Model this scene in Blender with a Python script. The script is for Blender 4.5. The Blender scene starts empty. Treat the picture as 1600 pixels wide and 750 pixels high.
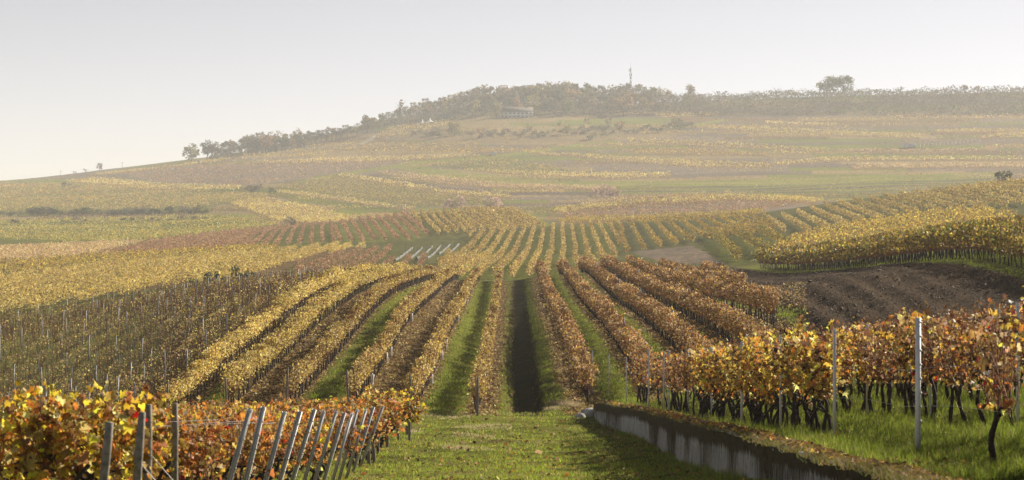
import bpy, math, random
import numpy as np
R = math.radians
sc = bpy.context.scene
COL = sc.collection

# ------------------------------------------------------------------ camera, world, sun, exposure
F = 3600.0                      # focal length in pixels of the 1600 px wide photograph
HZ = 330.0                      # pixel row of the horizon
cam = bpy.data.cameras.new('camera'); camo = bpy.data.objects.new('camera', cam); COL.objects.link(camo)
camo.location = (0, 0, 0); camo.rotation_euler = (R(90), 0, 0)
cam.sensor_width = 36; cam.lens = 36 * F / 1600; cam.shift_y = -(375 - HZ) / 1600
cam.clip_start = 0.5; cam.clip_end = 30000
cam.dof.use_dof = True; cam.dof.focus_distance = 130; cam.dof.aperture_fstop = 5.0
sc.camera = camo

SUN_AZ, SUN_EL = 43.0, 25.0     # right of the view direction, above the horizon
w = bpy.data.worlds.new('World'); sc.world = w; w.use_nodes = True
nt = w.node_tree; nt.nodes.clear()
sky = nt.nodes.new('ShaderNodeTexSky'); sky.sky_type = 'NISHITA'; sky.sun_disc = False
sky.sun_elevation = R(SUN_EL); sky.sun_rotation = R(SUN_AZ)
sky.air_density = 0.35; sky.dust_density = 0.3; sky.ozone_density = 1.0; sky.altitude = 200
hs = nt.nodes.new('ShaderNodeHueSaturation'); hs.inputs['Saturation'].default_value = 0.4
bg = nt.nodes.new('ShaderNodeBackground'); bg.inputs[1].default_value = 0.055
out = nt.nodes.new('ShaderNodeOutputWorld')
nt.links.new(sky.outputs[0], hs.inputs['Color']); tint = nt.nodes.new('ShaderNodeMix'); tint.data_type = 'RGBA'; tint.blend_type = 'MULTIPLY'; tint.inputs[0].default_value = 1; tint.inputs[7].default_value = (1.07, 1.0, 0.95, 1)
nt.links.new(hs.outputs[0], tint.inputs[6]); nt.links.new(tint.outputs[2], bg.inputs[0]); nt.links.new(bg.outputs[0], out.inputs[0])

sl = bpy.data.lights.new('sun', 'SUN'); sl.energy = 5.0; sl.angle = R(0.5); sl.color = (1.0, 0.91, 0.77)
so = bpy.data.objects.new('sun', sl); COL.objects.link(so)
so.rotation_euler = (R(90 - SUN_EL), 0, R(180 - SUN_AZ)); so.location = (300, 300, 300)

sc.view_settings.view_transform = 'Standard'; sc.view_settings.look = 'None'
sc.view_settings.exposure = 1.06; sc.view_settings.gamma = 1.0
sc.render.engine = 'CYCLES'
cy = sc.cycles
cy.max_bounces = 6; cy.diffuse_bounces = 2; cy.glossy_bounces = 2; cy.transmission_bounces = 3
cy.volume_bounces = 1; cy.transparent_max_bounces = 4; cy.caustics_reflective = False; cy.caustics_refractive = False
cy.use_denoising = True
cy.use_adaptive_sampling = False
HAZE = 1.9e-4

# ------------------------------------------------------------------ materials
def nodes(name):
    m = bpy.data.materials.new(name); m.use_nodes = True
    t = m.node_tree; t.nodes.clear()
    return m, t, t.nodes, t.links

def mix_rgb(N, L, fac, a, b, mode='MIX'):
    n = N.new('ShaderNodeMix'); n.data_type = 'RGBA'; n.blend_type = mode
    for s, v in ((n.inputs[0], fac), (n.inputs[6], a), (n.inputs[7], b)):
        if hasattr(v, 'is_output'): L.new(v, s)
        elif isinstance(v, tuple): s.default_value = (*v, 1)
        else: s.default_value = v
    return n.outputs[2]

def noise(N, L, scale, vec=None, detail=4, rough=0.6):
    n = N.new('ShaderNodeTexNoise'); n.inputs['Scale'].default_value = scale
    n.inputs['Detail'].default_value = detail; n.inputs['Roughness'].default_value = rough
    if vec is not None: L.new(vec, n.inputs['Vector'])
    return n.outputs['Fac']

def ramp(N, L, v, stops):
    n = N.new('ShaderNodeValToRGB'); L.new(v, n.inputs[0])
    e = n.color_ramp.elements
    while len(e) < len(stops): e.new(0.5)
    for k, (p, c) in enumerate(stops):
        e[k].position = p; e[k].color = (*c, 1) if isinstance(c, tuple) else (c, c, c, 1)
    return n.outputs[0]

def leaf_material(name, trans=0.45, rough=0.55, vary=0.25, spec=0.08):
    m, t, N, L = nodes(name)
    a = N.new('ShaderNodeAttribute'); a.attribute_name = 'Col'
    oi = N.new('ShaderNodeObjectInfo')
    hsv = N.new('ShaderNodeHueSaturation')
    mr = N.new('ShaderNodeMapRange'); mr.inputs[3].default_value = 1 - vary; mr.inputs[4].default_value = 1 + vary
    L.new(oi.outputs['Random'], mr.inputs[0]); L.new(mr.outputs[0], hsv.inputs['Value'])
    L.new(a.outputs['Color'], hsv.inputs['Color'])
    p = N.new('ShaderNodeBsdfPrincipled'); p.inputs['Roughness'].default_value = rough
    p.inputs['Specular IOR Level'].default_value = spec
    L.new(hsv.outputs[0], p.inputs['Base Color'])
    o = N.new('ShaderNodeOutputMaterial')
    if trans > 0:
        tr = N.new('ShaderNodeBsdfTranslucent')
        sat = N.new('ShaderNodeHueSaturation'); sat.inputs['Saturation'].default_value = 1.0; sat.inputs['Value'].default_value = 1.15
        L.new(hsv.outputs[0], sat.inputs['Color']); L.new(sat.outputs[0], tr.inputs['Color'])
        mx = N.new('ShaderNodeMixShader'); mx.inputs[0].default_value = trans
        L.new(p.outputs[0], mx.inputs[1]); L.new(tr.outputs[0], mx.inputs[2]); L.new(mx.outputs[0], o.inputs[0])
    else:
        L.new(p.outputs[0], o.inputs[0])
    return m

def plain(name, c1, c2, scale, rough=0.8, bump=0.0, metal=0.0, detail=5):
    m, t, N, L = nodes(name)
    tc = N.new('ShaderNodeTexCoord')
    f = noise(N, L, scale, tc.outputs['Object'], detail)
    c = ramp(N, L, f, [(0.3, c1), (0.7, c2)])
    p = N.new('ShaderNodeBsdfPrincipled'); p.inputs['Roughness'].default_value = rough; p.inputs['Metallic'].default_value = metal; p.inputs['Specular IOR Level'].default_value = .15
    L.new(c, p.inputs['Base Color'])
    if bump:
        b = N.new('ShaderNodeBump'); b.inputs['Strength'].default_value = 1; b.inputs['Distance'].default_value = bump
        L.new(f, b.inputs['Height']); L.new(b.outputs[0], p.inputs['Normal'])
    o = N.new('ShaderNodeOutputMaterial'); L.new(p.outputs[0], o.inputs[0])
    return m

M_LEAF = leaf_material('vine_leaf', 0.4, 0.5, 0.15)
M_FAR = leaf_material('far_leaf', 0.35, 0.8, 0.1, 0.1)
M_TREE = leaf_material('tree_leaf', 0.3, 0.8, 0.25, 0.1)
M_GRASS = leaf_material('grass_blade', 0.45, 0.6, 0.0, 0.1)
M_LITTER = leaf_material('fallen_leaf', 0.2, 0.7, 0.0, 0.1)
M_BARK = plain('vine_bark', (0.018, 0.013, 0.010), (0.065, 0.048, 0.036), 25, 0.95, 0.01)
M_CANE = plain('cane', (0.16, 0.07, 0.035), (0.30, 0.15, 0.08), 8, 0.6)
M_TREEBARK = plain('tree_bark', (0.05, 0.04, 0.03), (0.12, 0.10, 0.08), 2, 0.9)
M_STEEL = plain('galvanised_steel', (0.58, 0.59, 0.60), (0.74, 0.75, 0.76), 6, 0.45, 0, 0.15)
M_THIN = plain('dull_steel', (0.26, 0.27, 0.28), (0.40, 0.41, 0.42), 6, 0.5)
M_WIRE = plain('wire', (0.22, 0.22, 0.22), (0.34, 0.34, 0.34), 2, 0.5, 0, 0.3)
M_WOOD = plain('weathered_wood', (0.12, 0.105, 0.09), (0.34, 0.30, 0.26), 14, 0.9, 0.006)
M_WHITE = plain('white_plastic', (0.70, 0.70, 0.69), (0.82, 0.82, 0.80), 2, 0.5)
M_WALLW = plain('white_render', (0.62, 0.61, 0.58), (0.78, 0.77, 0.74), 0.6, 0.8)
M_ROOF = plain('roof_tile', (0.10, 0.085, 0.07), (0.14, 0.115, 0.095), 1.0, 0.8)
M_GLASS = plain('window_glass', (0.10, 0.13, 0.16), (0.22, 0.25, 0.28), 0.4, 0.15)
M_NET = plain('pale_netting', (0.10, 0.10, 0.09), (0.17, 0.17, 0.15), 1.5, 0.9)
M_DARKMETAL = plain('dark_metal', (0.12, 0.12, 0.125), (0.2, 0.2, 0.2), 2, 0.5, 0, 0.3)
M_CLOD = plain('soil_clod', (0.04, 0.026, 0.016), (0.085, 0.056, 0.034), 3, 0.95)

def ground_material():
    m, t, N, L = nodes('ground_cover')
    tc = N.new('ShaderNodeTexCoord')
    a = N.new('ShaderNodeAttribute'); a.attribute_name = 'Col'
    n1 = noise(N, L, 0.35, tc.outputs['Object'], 8, 0.65)
    n2 = noise(N, L, 6.0, tc.outputs['Object'], 6, 0.7)
    n3 = noise(N, L, 0.02, tc.outputs['Object'], 5, 0.6)
    c = mix_rgb(N, L, 1.0, a.outputs['Color'], ramp(N, L, n1, [(0.3, (0.62, 0.60, 0.55)), (0.7, (1.35, 1.3, 1.25))]), 'MULTIPLY')
    c = mix_rgb(N, L, 1.0, c, ramp(N, L, n2, [(0.3, (0.6, 0.58, 0.55)), (0.72, (1.4, 1.38, 1.3))]), 'MULTIPLY')
    c = mix_rgb(N, L, 1.0, c, ramp(N, L, n3, [(0.3, (0.8, 0.82, 0.8)), (0.7, (1.2, 1.15, 1.1))]), 'MULTIPLY')
    p = N.new('ShaderNodeBsdfPrincipled'); p.inputs['Roughness'].default_value = 0.95; p.inputs['Specular IOR Level'].default_value = 0.02
    L.new(c, p.inputs['Base Color'])
    b = N.new('ShaderNodeBump'); b.inputs['Distance'].default_value = 0.12; b.inputs['Strength'].default_value = 0.8
    L.new(n2, b.inputs['Height']); L.new(b.outputs[0], p.inputs['Normal'])
    o = N.new('ShaderNodeOutputMaterial'); L.new(p.outputs[0], o.inputs[0])
    return m
M_GROUND = ground_material()

def concrete_material():
    m, t, N, L = nodes('old_concrete')
    tc = N.new('ShaderNodeTexCoord')
    mp = N.new('ShaderNodeMapping'); mp.inputs['Scale'].default_value = (5.0, 5.0, 0.55); L.new(tc.outputs['Object'], mp.inputs[0])
    streak = noise(N, L, 1.6, mp.outputs[0], 8, 0.75)
    fine = noise(N, L, 9, tc.outputs['Object'], 8, 0.7)
    base = ramp(N, L, fine, [(0.3, (0.34, 0.33, 0.31)), (0.7, (0.72, 0.71, 0.67))])
    a = N.new('ShaderNodeAttribute'); a.attribute_name = 'Moss'
    ad = N.new('ShaderNodeMath'); ad.operation = 'MULTIPLY_ADD'; ad.inputs[1].default_value = 0.62; L.new(a.outputs['Fac'], ad.inputs[0]); L.new(streak, ad.inputs[2])
    k = ramp(N, L, ad.outputs[0], [(0.50, 0.0), (0.70, 1.0)])
    moss = ramp(N, L, fine, [(0.35, (0.03, 0.026, 0.013)), (0.7, (0.15, 0.115, 0.055))])
    c = mix_rgb(N, L, k, base, moss)
    p = N.new('ShaderNodeBsdfPrincipled'); p.inputs['Roughness'].default_value = 0.95; p.inputs['Specular IOR Level'].default_value = 0.1; L.new(c, p.inputs['Base Color'])
    b = N.new('ShaderNodeBump'); b.inputs['Distance'].default_value = 0.09; L.new(fine, b.inputs['Height']); L.new(b.outputs[0], p.inputs['Normal'])
    o = N.new('ShaderNodeOutputMaterial'); L.new(p.outputs[0], o.inputs[0])
    return m
M_CONCRETE = concrete_material()

# ------------------------------------------------------------------ mesh helpers
def mesh_np(name, V, faces, mat, col=None, mossv=None, smooth=False):
    """faces: list of (m,k) integer arrays; col: one colour per vertex."""
    me = bpy.data.meshes.new(name)
    V = np.asarray(V, np.float32)
    me.vertices.add(len(V)); me.vertices.foreach_set('co', V.ravel())
    loops = np.concatenate([np.asarray(f, np.int32).ravel() for f in faces])
    tot = np.concatenate([np.full(len(f), f.shape[1], np.int32) for f in faces])
    start = np.concatenate([[0], np.cumsum(tot)[:-1]]).astype(np.int32)
    me.loops.add(len(loops)); me.loops.foreach_set('vertex_index', loops)
    me.polygons.add(len(tot)); me.polygons.foreach_set('loop_start', start)
    me.update(calc_edges=True)
    if col is not None:
        at = me.attributes.new('Col', 'FLOAT_COLOR', 'POINT')
        c4 = np.ones((len(V), 4), np.float32); c4[:, :3] = col
        at.data.foreach_set('color', c4.ravel())
    if mossv is not None:
        at = me.attributes.new('Moss', 'FLOAT', 'POINT'); at.data.foreach_set('value', np.asarray(mossv, np.float32))
    if smooth:
        me.polygons.foreach_set('use_smooth', np.ones(len(tot), bool))
    me.materials.append(mat)
    return me

def link(name, me, parent=None, loc=(0, 0, 0)):
    o = bpy.data.objects.new(name, me); COL.objects.link(o)
    o.location = loc
    if parent is not None: o.parent = parent
    return o

def tag(o, label, cat, group=None):
    o['label'] = label; o['category'] = cat
    if group: o['group'] = group
    return o

def empty(name, loc, label, cat, group=None, rot=(0, 0, 0)):
    o = bpy.data.objects.new(name, None); COL.objects.link(o); o.location = loc; o.rotation_euler = rot
    o.empty_display_size = 0.3
    return tag(o, label, cat, group)

def setting(o, kind='structure', label=None):
    o['kind'] = kind
    if label: o['label'] = label
    return o

def dup(root, name, loc, rot=(0, 0, 0), scale=(1, 1, 1), label=None):
    r = root.copy(); COL.objects.link(r); r.location = loc; r.rotation_euler = rot; r.scale = scale
    if label: r['label'] = label
    for ch in list(root.children):
        c = ch.copy(); COL.objects.link(c); c.parent = r
        for g in list(ch.children):
            d = g.copy(); COL.objects.link(d); d.parent = c
    return r

ONES = ['', 'first', 'second', 'third', 'fourth', 'fifth', 'sixth', 'seventh', 'eighth', 'ninth', 'tenth', 'eleventh', 'twelfth', 'thirteenth',
        'fourteenth', 'fifteenth', 'sixteenth', 'seventeenth', 'eighteenth', 'nineteenth']
TENS = {2: ('twentieth', 'twenty'), 3: ('thirtieth', 'thirty'), 4: ('fortieth', 'forty'), 5: ('fiftieth', 'fifty'), 6: ('sixtieth', 'sixty'), 7: ('seventieth', 'seventy')}
def nth(n):
    if n < 20: return ONES[n]
    t, u = divmod(n, 10)
    return TENS[t][0] if u == 0 else TENS[t][1] + '-' + ONES[u]

class MB:
    """collects pieces of one mesh"""
    def __init__(s): s.V = []; s.F = {}; s.n = 0; s.C = []
    def add(s, V, F, col=None):
        V = np.asarray(V, float); F = np.asarray(F, int)
        s.V.append(V); s.F.setdefault(F.shape[1], []).append(F + s.n); s.n += len(V)
        s.C.append(np.tile(np.asarray(col if col is not None else (0.5, 0.5, 0.5), float), (len(V), 1)) if np.ndim(col) < 2 else col)
    def box(s, x0, x1, y0, y1, z0, z1, col=None):
        V = [(x0, y0, z0), (x1, y0, z0), (x1, y1, z0), (x0, y1, z0), (x0, y0, z1), (x1, y0, z1), (x1, y1, z1), (x0, y1, z1)]
        s.add(V, [(0, 3, 2, 1), (4, 5, 6, 7), (0, 1, 5, 4), (1, 2, 6, 5), (2, 3, 7, 6), (3, 0, 4, 7)], col)
    def tube(s, pts, rad, sides=6, cap=True):
        P = np.asarray(pts, float); n = len(P); rad = np.broadcast_to(np.asarray(rad, float), (n,))
        T = np.gradient(P, axis=0); T /= np.linalg.norm(T, axis=1)[:, None] + 1e-9
        ref = np.array([0.0, 1, 0]) if abs(T[:, 2]).mean() > 0.7 else np.array([0, 0, 1.0])
        A = np.cross(T, ref); A /= np.linalg.norm(A, axis=1)[:, None] + 1e-9; B = np.cross(T, A)
        th = np.arange(sides) * 2 * np.pi / sides
        V = P[:, None, :] + rad[:, None, None] * (np.cos(th)[None, :, None] * A[:, None, :] + np.sin(th)[None, :, None] * B[:, None, :])
        i = np.arange(n - 1)[:, None]; j = np.arange(sides)[None, :]; k = (j + 1) % sides
        q = np.stack([i * sides + j, i * sides + k, (i + 1) * sides + k, (i + 1) * sides + j], -1).reshape(-1, 4)
        b = s.n
        s.add(V.reshape(-1, 3), q)
        if cap and sides >= 3:
            s.F.setdefault(sides, []).append(np.array([list(range(b + (n - 1) * sides, b + n * sides))]))
    def mesh(s, name, mat, smooth=False, usecol=False):
        return mesh_np(name, np.concatenate(s.V), [np.concatenate(f) for f in s.F.values()], mat, np.concatenate(s.C) if usecol else None, smooth=smooth)

def unit(v): return v / (np.linalg.norm(v, axis=-1, keepdims=True) + 1e-9)

def quads(C, size, col, rng, flat=0.0, aspect=0.75):
    """leaf sized kites of random orientation at the points C"""
    n = len(C); size = np.broadcast_to(np.asarray(size, float), (n,))[:, None]
    nrm = rng.normal(size=(n, 3)); nrm[:, 2] += flat * 3; nrm = unit(nrm)
    a = unit(np.cross(nrm, rng.normal(size=(n, 3)))); b = np.cross(nrm, a)
    V = np.stack([C - a * size * .55, C + b * size * .5 * aspect - a * size * .08, C + a * size * .5, C - b * size * .5 * aspect - a * size * .08], 1).reshape(-1, 3)
    Fq = np.arange(4 * n).reshape(n, 4)
    return V, Fq, np.repeat(col, 4, axis=0)

def pick(pal, n, rng, jit=0.22):
    W = np.array([p[0] for p in pal], float); Cc = np.array([p[1] for p in pal], float)
    c = Cc[rng.choice(len(pal), n, p=W / W.sum())]
    return np.clip(c * np.exp(rng.normal(0, jit, (n, 1))) * np.exp(rng.normal(0, jit * .18, (n, 3))), 0.004, 0.85)

# value noise on a lattice
_rl = np.random.default_rng(5).random((256, 256))
def vnoise(x, y):
    xi = np.floor(x).astype(int); yi = np.floor(y).astype(int); fx = x - xi; fy = y - yi
    fx = fx * fx * (3 - 2 * fx); fy = fy * fy * (3 - 2 * fy)
    g = lambda a, b: _rl[a % 256, b % 256]
    return (g(xi, yi) * (1 - fx) + g(xi + 1, yi) * fx) * (1 - fy) + (g(xi, yi + 1) * (1 - fx) + g(xi + 1, yi + 1) * fx) * fy
def fbm(x, y, o=3):
    return sum(vnoise(x * 2 ** k + 17 * k, y * 2 ** k + 5 * k) * .5 ** k for k in range(o)) / sum(.5 ** k for k in range(o)) * 2 - 1
def sstep(a, b, x):
    t = np.clip((x - a) / (b - a), 0, 1); return t * t * (3 - 2 * t)

# ------------------------------------------------------------------ terrain
TU = np.array([-400, 0, 200, 400, 500, 600, 700, 780, 860, 950, 1050, 1150, 1300, 1450, 1600, 2000], float)
TAB = {   # distance: pixel row at which the ground of that distance is seen, one per column of TU
 98:   [700, 679, 667, 630, 628, 629, 631, 634, 631, 624, 609, 594, 565, 539, 514, 459],
 117:  [700, 678, 638, 570, 568, 575, 590, 597, 582, 567, 551, 533, 490, 465, 444, 391],
 145:  [665, 635, 598, 513, 500, 502, 525, 545, 526, 511, 500, 480, 439, 412, 395, 355],
 187:  [570, 542, 518, 464, 455, 454, 478, 498, 484, 471, 460, 450, 424, 403, 388, 352],
 230:  [530, 506, 482, 453, 445, 440, 447, 460, 450, 440, 438, 434, 415, 401, 391, 360],
 270:  [505, 485, 467, 446, 440, 437, 437, 440, 430, 424, 424, 420, 405, 393, 384, 362],
 320:  [485, 465, 448, 434, 434, 436, 440, 443, 438, 435, 428, 416, 397, 381, 369, 350],
 400:  [460, 440, 424, 412, 414, 417, 418, 420, 420, 416, 402, 392, 379, 362, 349, 335],
 500:  [430, 415, 405, 394, 395, 396, 399, 401, 401, 398, 386, 370, 353, 335, 318, 305],
 600:  [408, 397, 391, 381, 379, 378, 374, 373, 374, 371, 366, 356, 333, 310, 290, 270],
 700:  [395, 386, 378, 367, 358, 352, 349, 351, 354, 351, 347, 338, 317, 298, 284, 262],
 800:  [385, 376, 371, 361, 351, 340, 331, 332, 347, 348, 345, 340, 322, 305, 292, 270],
 900:  [375, 367, 363, 353, 348, 345, 338, 332, 337, 334, 331, 328, 325, 312, 300, 280],
 1000: [368, 359, 354, 345, 344, 342, 336, 329, 322, 315, 308, 305, 312, 307, 300, 285],
 1100: [360, 351, 346, 332, 333, 332, 328, 323, 319, 315, 311, 309, 309, 302, 297, 285],
 1250: [345, 335, 330, 312, 311, 312, 309, 304, 301, 300, 299, 298, 292, 286, 283, 278],
 1500: [322, 311, 303, 288, 284, 283, 278, 275, 275, 273, 271, 269, 267, 264, 262, 258],
 1800: [303, 292, 280, 256, 249, 243, 235, 230, 229, 228, 225, 222, 220, 217, 215, 213],
 2100: [296, 284, 266, 238, 224, 205, 190, 184, 183, 183, 182, 181, 181, 181, 182, 183],
 2300: [296, 283, 261, 234, 212, 188, 170, 162, 160, 160, 160, 156, 150, 147, 143, 140],
 2700: [310, 300, 290, 270, 250, 225, 210, 200, 195, 195, 190, 185, 170, 163, 157, 150],
 4000: [334, 334, 334, 330, 328, 326, 324, 322, 320, 320, 320, 320, 318, 315, 312, 310],
 9000: [334] * 16,
}
KY = np.array(sorted(TAB)); KV = np.array([TAB[k] for k in KY], float)

def pchip(x, Y, xq):
    """monotone cubic along axis 0 of Y (n, m) at xq"""
    h = np.diff(x)[:, None]; d = np.diff(Y, axis=0) / h
    m = np.zeros_like(Y)
    with np.errstate(divide='ignore', invalid='ignore'):
        w1 = 2 * h[1:] + h[:-1]; w2 = h[1:] + 2 * h[:-1]
        mm = (w1 + w2) / (w1 / d[:-1] + w2 / d[1:])
    mm[(d[:-1] * d[1:] <= 0) | ~np.isfinite(mm)] = 0
    m[1:-1] = mm; m[0] = d[0]; m[-1] = d[-1]
    i = np.clip(np.searchsorted(x, xq) - 1, 0, len(x) - 2)
    t = ((xq - x[i]) / (x[i + 1] - x[i]))[:, None]; hh = h[i]
    return (Y[i] * (1 + 2 * t) * (1 - t) ** 2 + m[i] * hh * t * (1 - t) ** 2 + Y[i + 1] * t * t * (3 - 2 * t) + m[i + 1] * hh * t * t * (t - 1))

GU = np.concatenate([np.arange(-1500, -80, 20), np.arange(-80, 1680, 2.5), np.arange(1680, 3101, 20)])
GL = np.concatenate([np.linspace(math.log(4), math.log(22), 40, endpoint=False), np.arange(math.log(22), math.log(2600), 0.0055), np.linspace(math.log(2600), math.log(9000), 40)])
GY = np.exp(GL)
PATH = np.array([[0, -1.75], [10, -2.3], [20, -3.1], [31, -4.24], [43, -5.3], [50, -5.85], [56, -6.3], [67, -6.95], [78, -7.5], [90, -8.0], [98, -8.3], [130, -9.3]])
BASE = np.array([[0, -1.5], [20, -2.7], [43, -4.98], [55, -6.05], [67, -6.82], [85, -7.9], [98, -8.2], [130, -9]])
TERR = np.array([[0, -0.9], [20, -2.62], [27, -3.12], [32.7, -3.52], [43, -4.2], [56, -5.2], [68.6, -6.1], [76, -6.6], [88, -7.35], [98, -7.95], [130, -9]])
I1 = lambda T, y: np.interp(y, T[:, 0], T[:, 1])
def wall_x(y): return 4.1 - 0.95 * sstep(70, 90, np.asarray(y, float))

def near_z(x, y):
    zc = I1(PATH, y); zb = I1(BASE, y); zt = I1(TERR, y) + 0.13 * np.maximum(x - 5.5, 0) ** 1.0
    xw = wall_x(y)
    left = np.where(x < -3.5, -0.035 * (-3.5 - x), 0)
    z = zc + left + (zb - zc) * sstep(1.5, 4.0, x)
    up = sstep(xw + 0.06, xw + 0.24, x) * sstep(94, 88, y) + sstep(xw - 0.8, xw + 1.2, x) * (1 - sstep(94, 88, y))
    return z + (zt - z) * up

def ditch(x, y):
    x = x + .16 * fbm(y * .5, x * 0 + 2, 3)
    dep = 0.62 * sstep(93.5, 95.5, y) * (1 - sstep(150, 235, y)) 
    prof = sstep(-0.5, 0.25, x) * (1 - sstep(1.05, 1.35, x))
    return -dep * prof + 0.18 * sstep(93.5, 97, y) * (1 - sstep(130, 200, y)) * sstep(0.9, 1.4, x) * (1 - sstep(1.6, 3.0, x))

YY, UU = np.meshgrid(GY, GU, indexing='ij')
XX = (UU - 800) / F * YY
cols = pchip(TU, KV.T, np.clip(GU, TU[0], TU[-1]))              # (ncol, K)
VV = pchip(np.log(KY), cols.T, np.clip(GL, math.log(98), None))
ZT = (HZ - VV) / F * np.maximum(YY, 98)
far = YY < 98
ZT = np.where(far, ZT[np.argmax(GY >= 98)][None, :], ZT)
b = sstep(84, 104, YY)
ZZ = near_z(XX, YY) * (1 - b) + ZT * b
ZZ += ditch(XX, YY)
amp = np.where(YY < 96, 0.085, np.where(YY < 300, 0.05, 0.25)) * (1 - np.exp(-((XX - wall_x(YY)) / 1.2) ** 2) * (YY < 95))
ZZ += amp * fbm(XX * .5, YY * .5, 3) + 0.05 * fbm(XX * 2.2, YY * 2.2, 2) * (YY < 260) + np.where(YY > 900, 1.2, 0.0) * fbm(XX / 60, YY / 60, 2)

def Hgrid(Z, x, y):
    x = np.asarray(x, float); y = np.maximum(np.asarray(y, float), 4.01)
    u = 800 + F * x / y; l = np.log(y)
    j = np.clip(np.searchsorted(GU, u) - 1, 0, len(GU) - 2); i = np.clip(np.searchsorted(GL, l) - 1, 0, len(GL) - 2)
    fu = np.clip((u - GU[j]) / (GU[j + 1] - GU[j]), 0, 1); fl = np.clip((l - GL[i]) / (GL[i + 1] - GL[i]), 0, 1)
    return (Z[i, j] * (1 - fu) + Z[i, j + 1] * fu) * (1 - fl) + (Z[i + 1, j] * (1 - fu) + Z[i + 1, j + 1] * fu) * fl

VG = HZ - F * ZZ / YY
I90 = int(np.argmax(GY >= 100))
def ground_at(u, v, y0=100.0, y1=2400.0):
    """first ground point of a sight line, as (x, y), searched between two distances"""
    u = np.atleast_1d(np.asarray(u, float)); v = np.atleast_1d(np.asarray(v, float)); o = np.zeros((len(u), 2))
    i0 = int(np.searchsorted(GY, y0)); i1 = int(np.searchsorted(GY, y1))
    for k in range(len(u)):
        j = np.clip(np.searchsorted(GU, u[k]), 1, len(GU) - 1); f = (u[k] - GU[j - 1]) / (GU[j] - GU[j - 1])
        p = VG[i0:i1, j - 1] * (1 - f) + VG[i0:i1, j] * f
        h = np.nonzero(p <= v[k])[0]
        i = h[0] if len(h) else int(np.argmin(p))
        yy = GY[i0 + i]
        if 0 < i < len(p) and p[i - 1] > v[k] >= p[i]:
            s = (p[i - 1] - v[k]) / (p[i - 1] - p[i] + 1e-9); yy = GY[i0 + i - 1] + s * (GY[i0 + i] - GY[i0 + i - 1])
        o[k] = ((u[k] - 800) / F * yy, yy)
    return o

def outline(poly, y0=100.0, y1=2400.0, step=12):
    P = []
    for a, b_ in zip(poly, poly[1:] + poly[:1]):
        n = max(1, int(math.hypot(b_[0] - a[0], b_[1] - a[1]) / step))
        for k in range(n): P.append((a[0] + (b_[0] - a[0]) * k / n, a[1] + (b_[1] - a[1]) * k / n))
    P = np.array(P)
    return ground_at(P[:, 0], P[:, 1], y0, y1)

def inside(poly, x, y):
    """points in a ground polygon, tested in (bearing, log distance)"""
    px = poly[:, 0] / poly[:, 1] * F; py = np.log(poly[:, 1]) * 400
    X = np.asarray(x) / np.asarray(y) * F; Y = np.log(np.asarray(y)) * 400
    r = np.zeros(X.shape, bool); n = len(px); j = n - 1
    for i in range(n):
        if abs(py[i] - py[j]) > 1e-9:
            c = ((py[i] > Y) != (py[j] > Y)) & (X < (px[j] - px[i]) * (Y - py[i]) / (py[j] - py[i]) + px[i])
            r ^= c
        j = i
    return r

# ------------------------------------------------------------------ colours
GOLD = (0.52, 0.37, 0.06); PALE = (0.62, 0.50, 0.18); OCH = (0.34, 0.225, 0.06); BRN = (0.20, 0.11, 0.045); TAN = (0.40, 0.27, 0.14)
RUST = (0.42, 0.15, 0.04); ORG = (0.55, 0.22, 0.04); RED = (0.45, 0.02, 0.015); GRN = (0.13, 0.16, 0.03); OLV = (0.23, 0.20, 0.06); DRY = (0.46, 0.33, 0.21); PINK = (0.36, 0.2, 0.13)
PAL = {
 'yellow': [(3.5, GOLD), (6, PALE), (1.5, TAN), (1.5, OCH), (1, BRN), (.5, OLV)],
 'yellowbrown': [(2.5, GOLD), (3.5, PALE), (3, OCH), (3, BRN), (3, TAN)],
 'brown': [(1.3, GOLD), (4, OCH), (4, BRN), (4, TAN), (1.5, RUST), (2, DRY)],
 'pink': [(5, PINK), (3, TAN), (1.5, BRN), (1, OCH)],
 'ochre': [(3, OCH), (3, GOLD), (2, OLV), (1.5, BRN)],
 'green': [(3, OLV), (3, GOLD), (2, GRN), (2, PALE), (1, OCH)],
 'bare': [(1.2, BRN), (1.5, PINK), (3.5, OLV), (1, GRN), (2, GOLD), (3, TAN), (1, PALE)],
 'olive': [(4, OLV), (3, OCH), (2, TAN), (1, BRN), (1, GOLD)],
 'tan': [(4, TAN), (3, DRY), (2, PALE), (1, OCH)],
 'mauve': [(4, PINK), (3, BRN), (2, OLV), (1, DRY)],
 'tanyellow': [(3, TAN), (3, PALE), (2.5, OCH), (1.5, OLV)],
 'hedge': [(2.5, GOLD), (4, OLV), (2.5, GRN), (2, OCH), (1.2, BRN)],
}
G_GRASS = np.array((0.115, 0.13, 0.02)); G_OLIVE = np.array((0.10, 0.105, 0.03)); G_SOIL = np.array((0.12, 0.085, 0.055)); G_DARK = np.array((0.055, 0.036, 0.02))
G_LIT = np.array((0.15, 0.105, 0.05)); G_STRAW = np.array((0.30, 0.23, 0.12)); G_GREY = np.array((0.15, 0.125, 0.10))
GC = np.zeros(ZZ.shape + (3,), np.float32)

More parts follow.
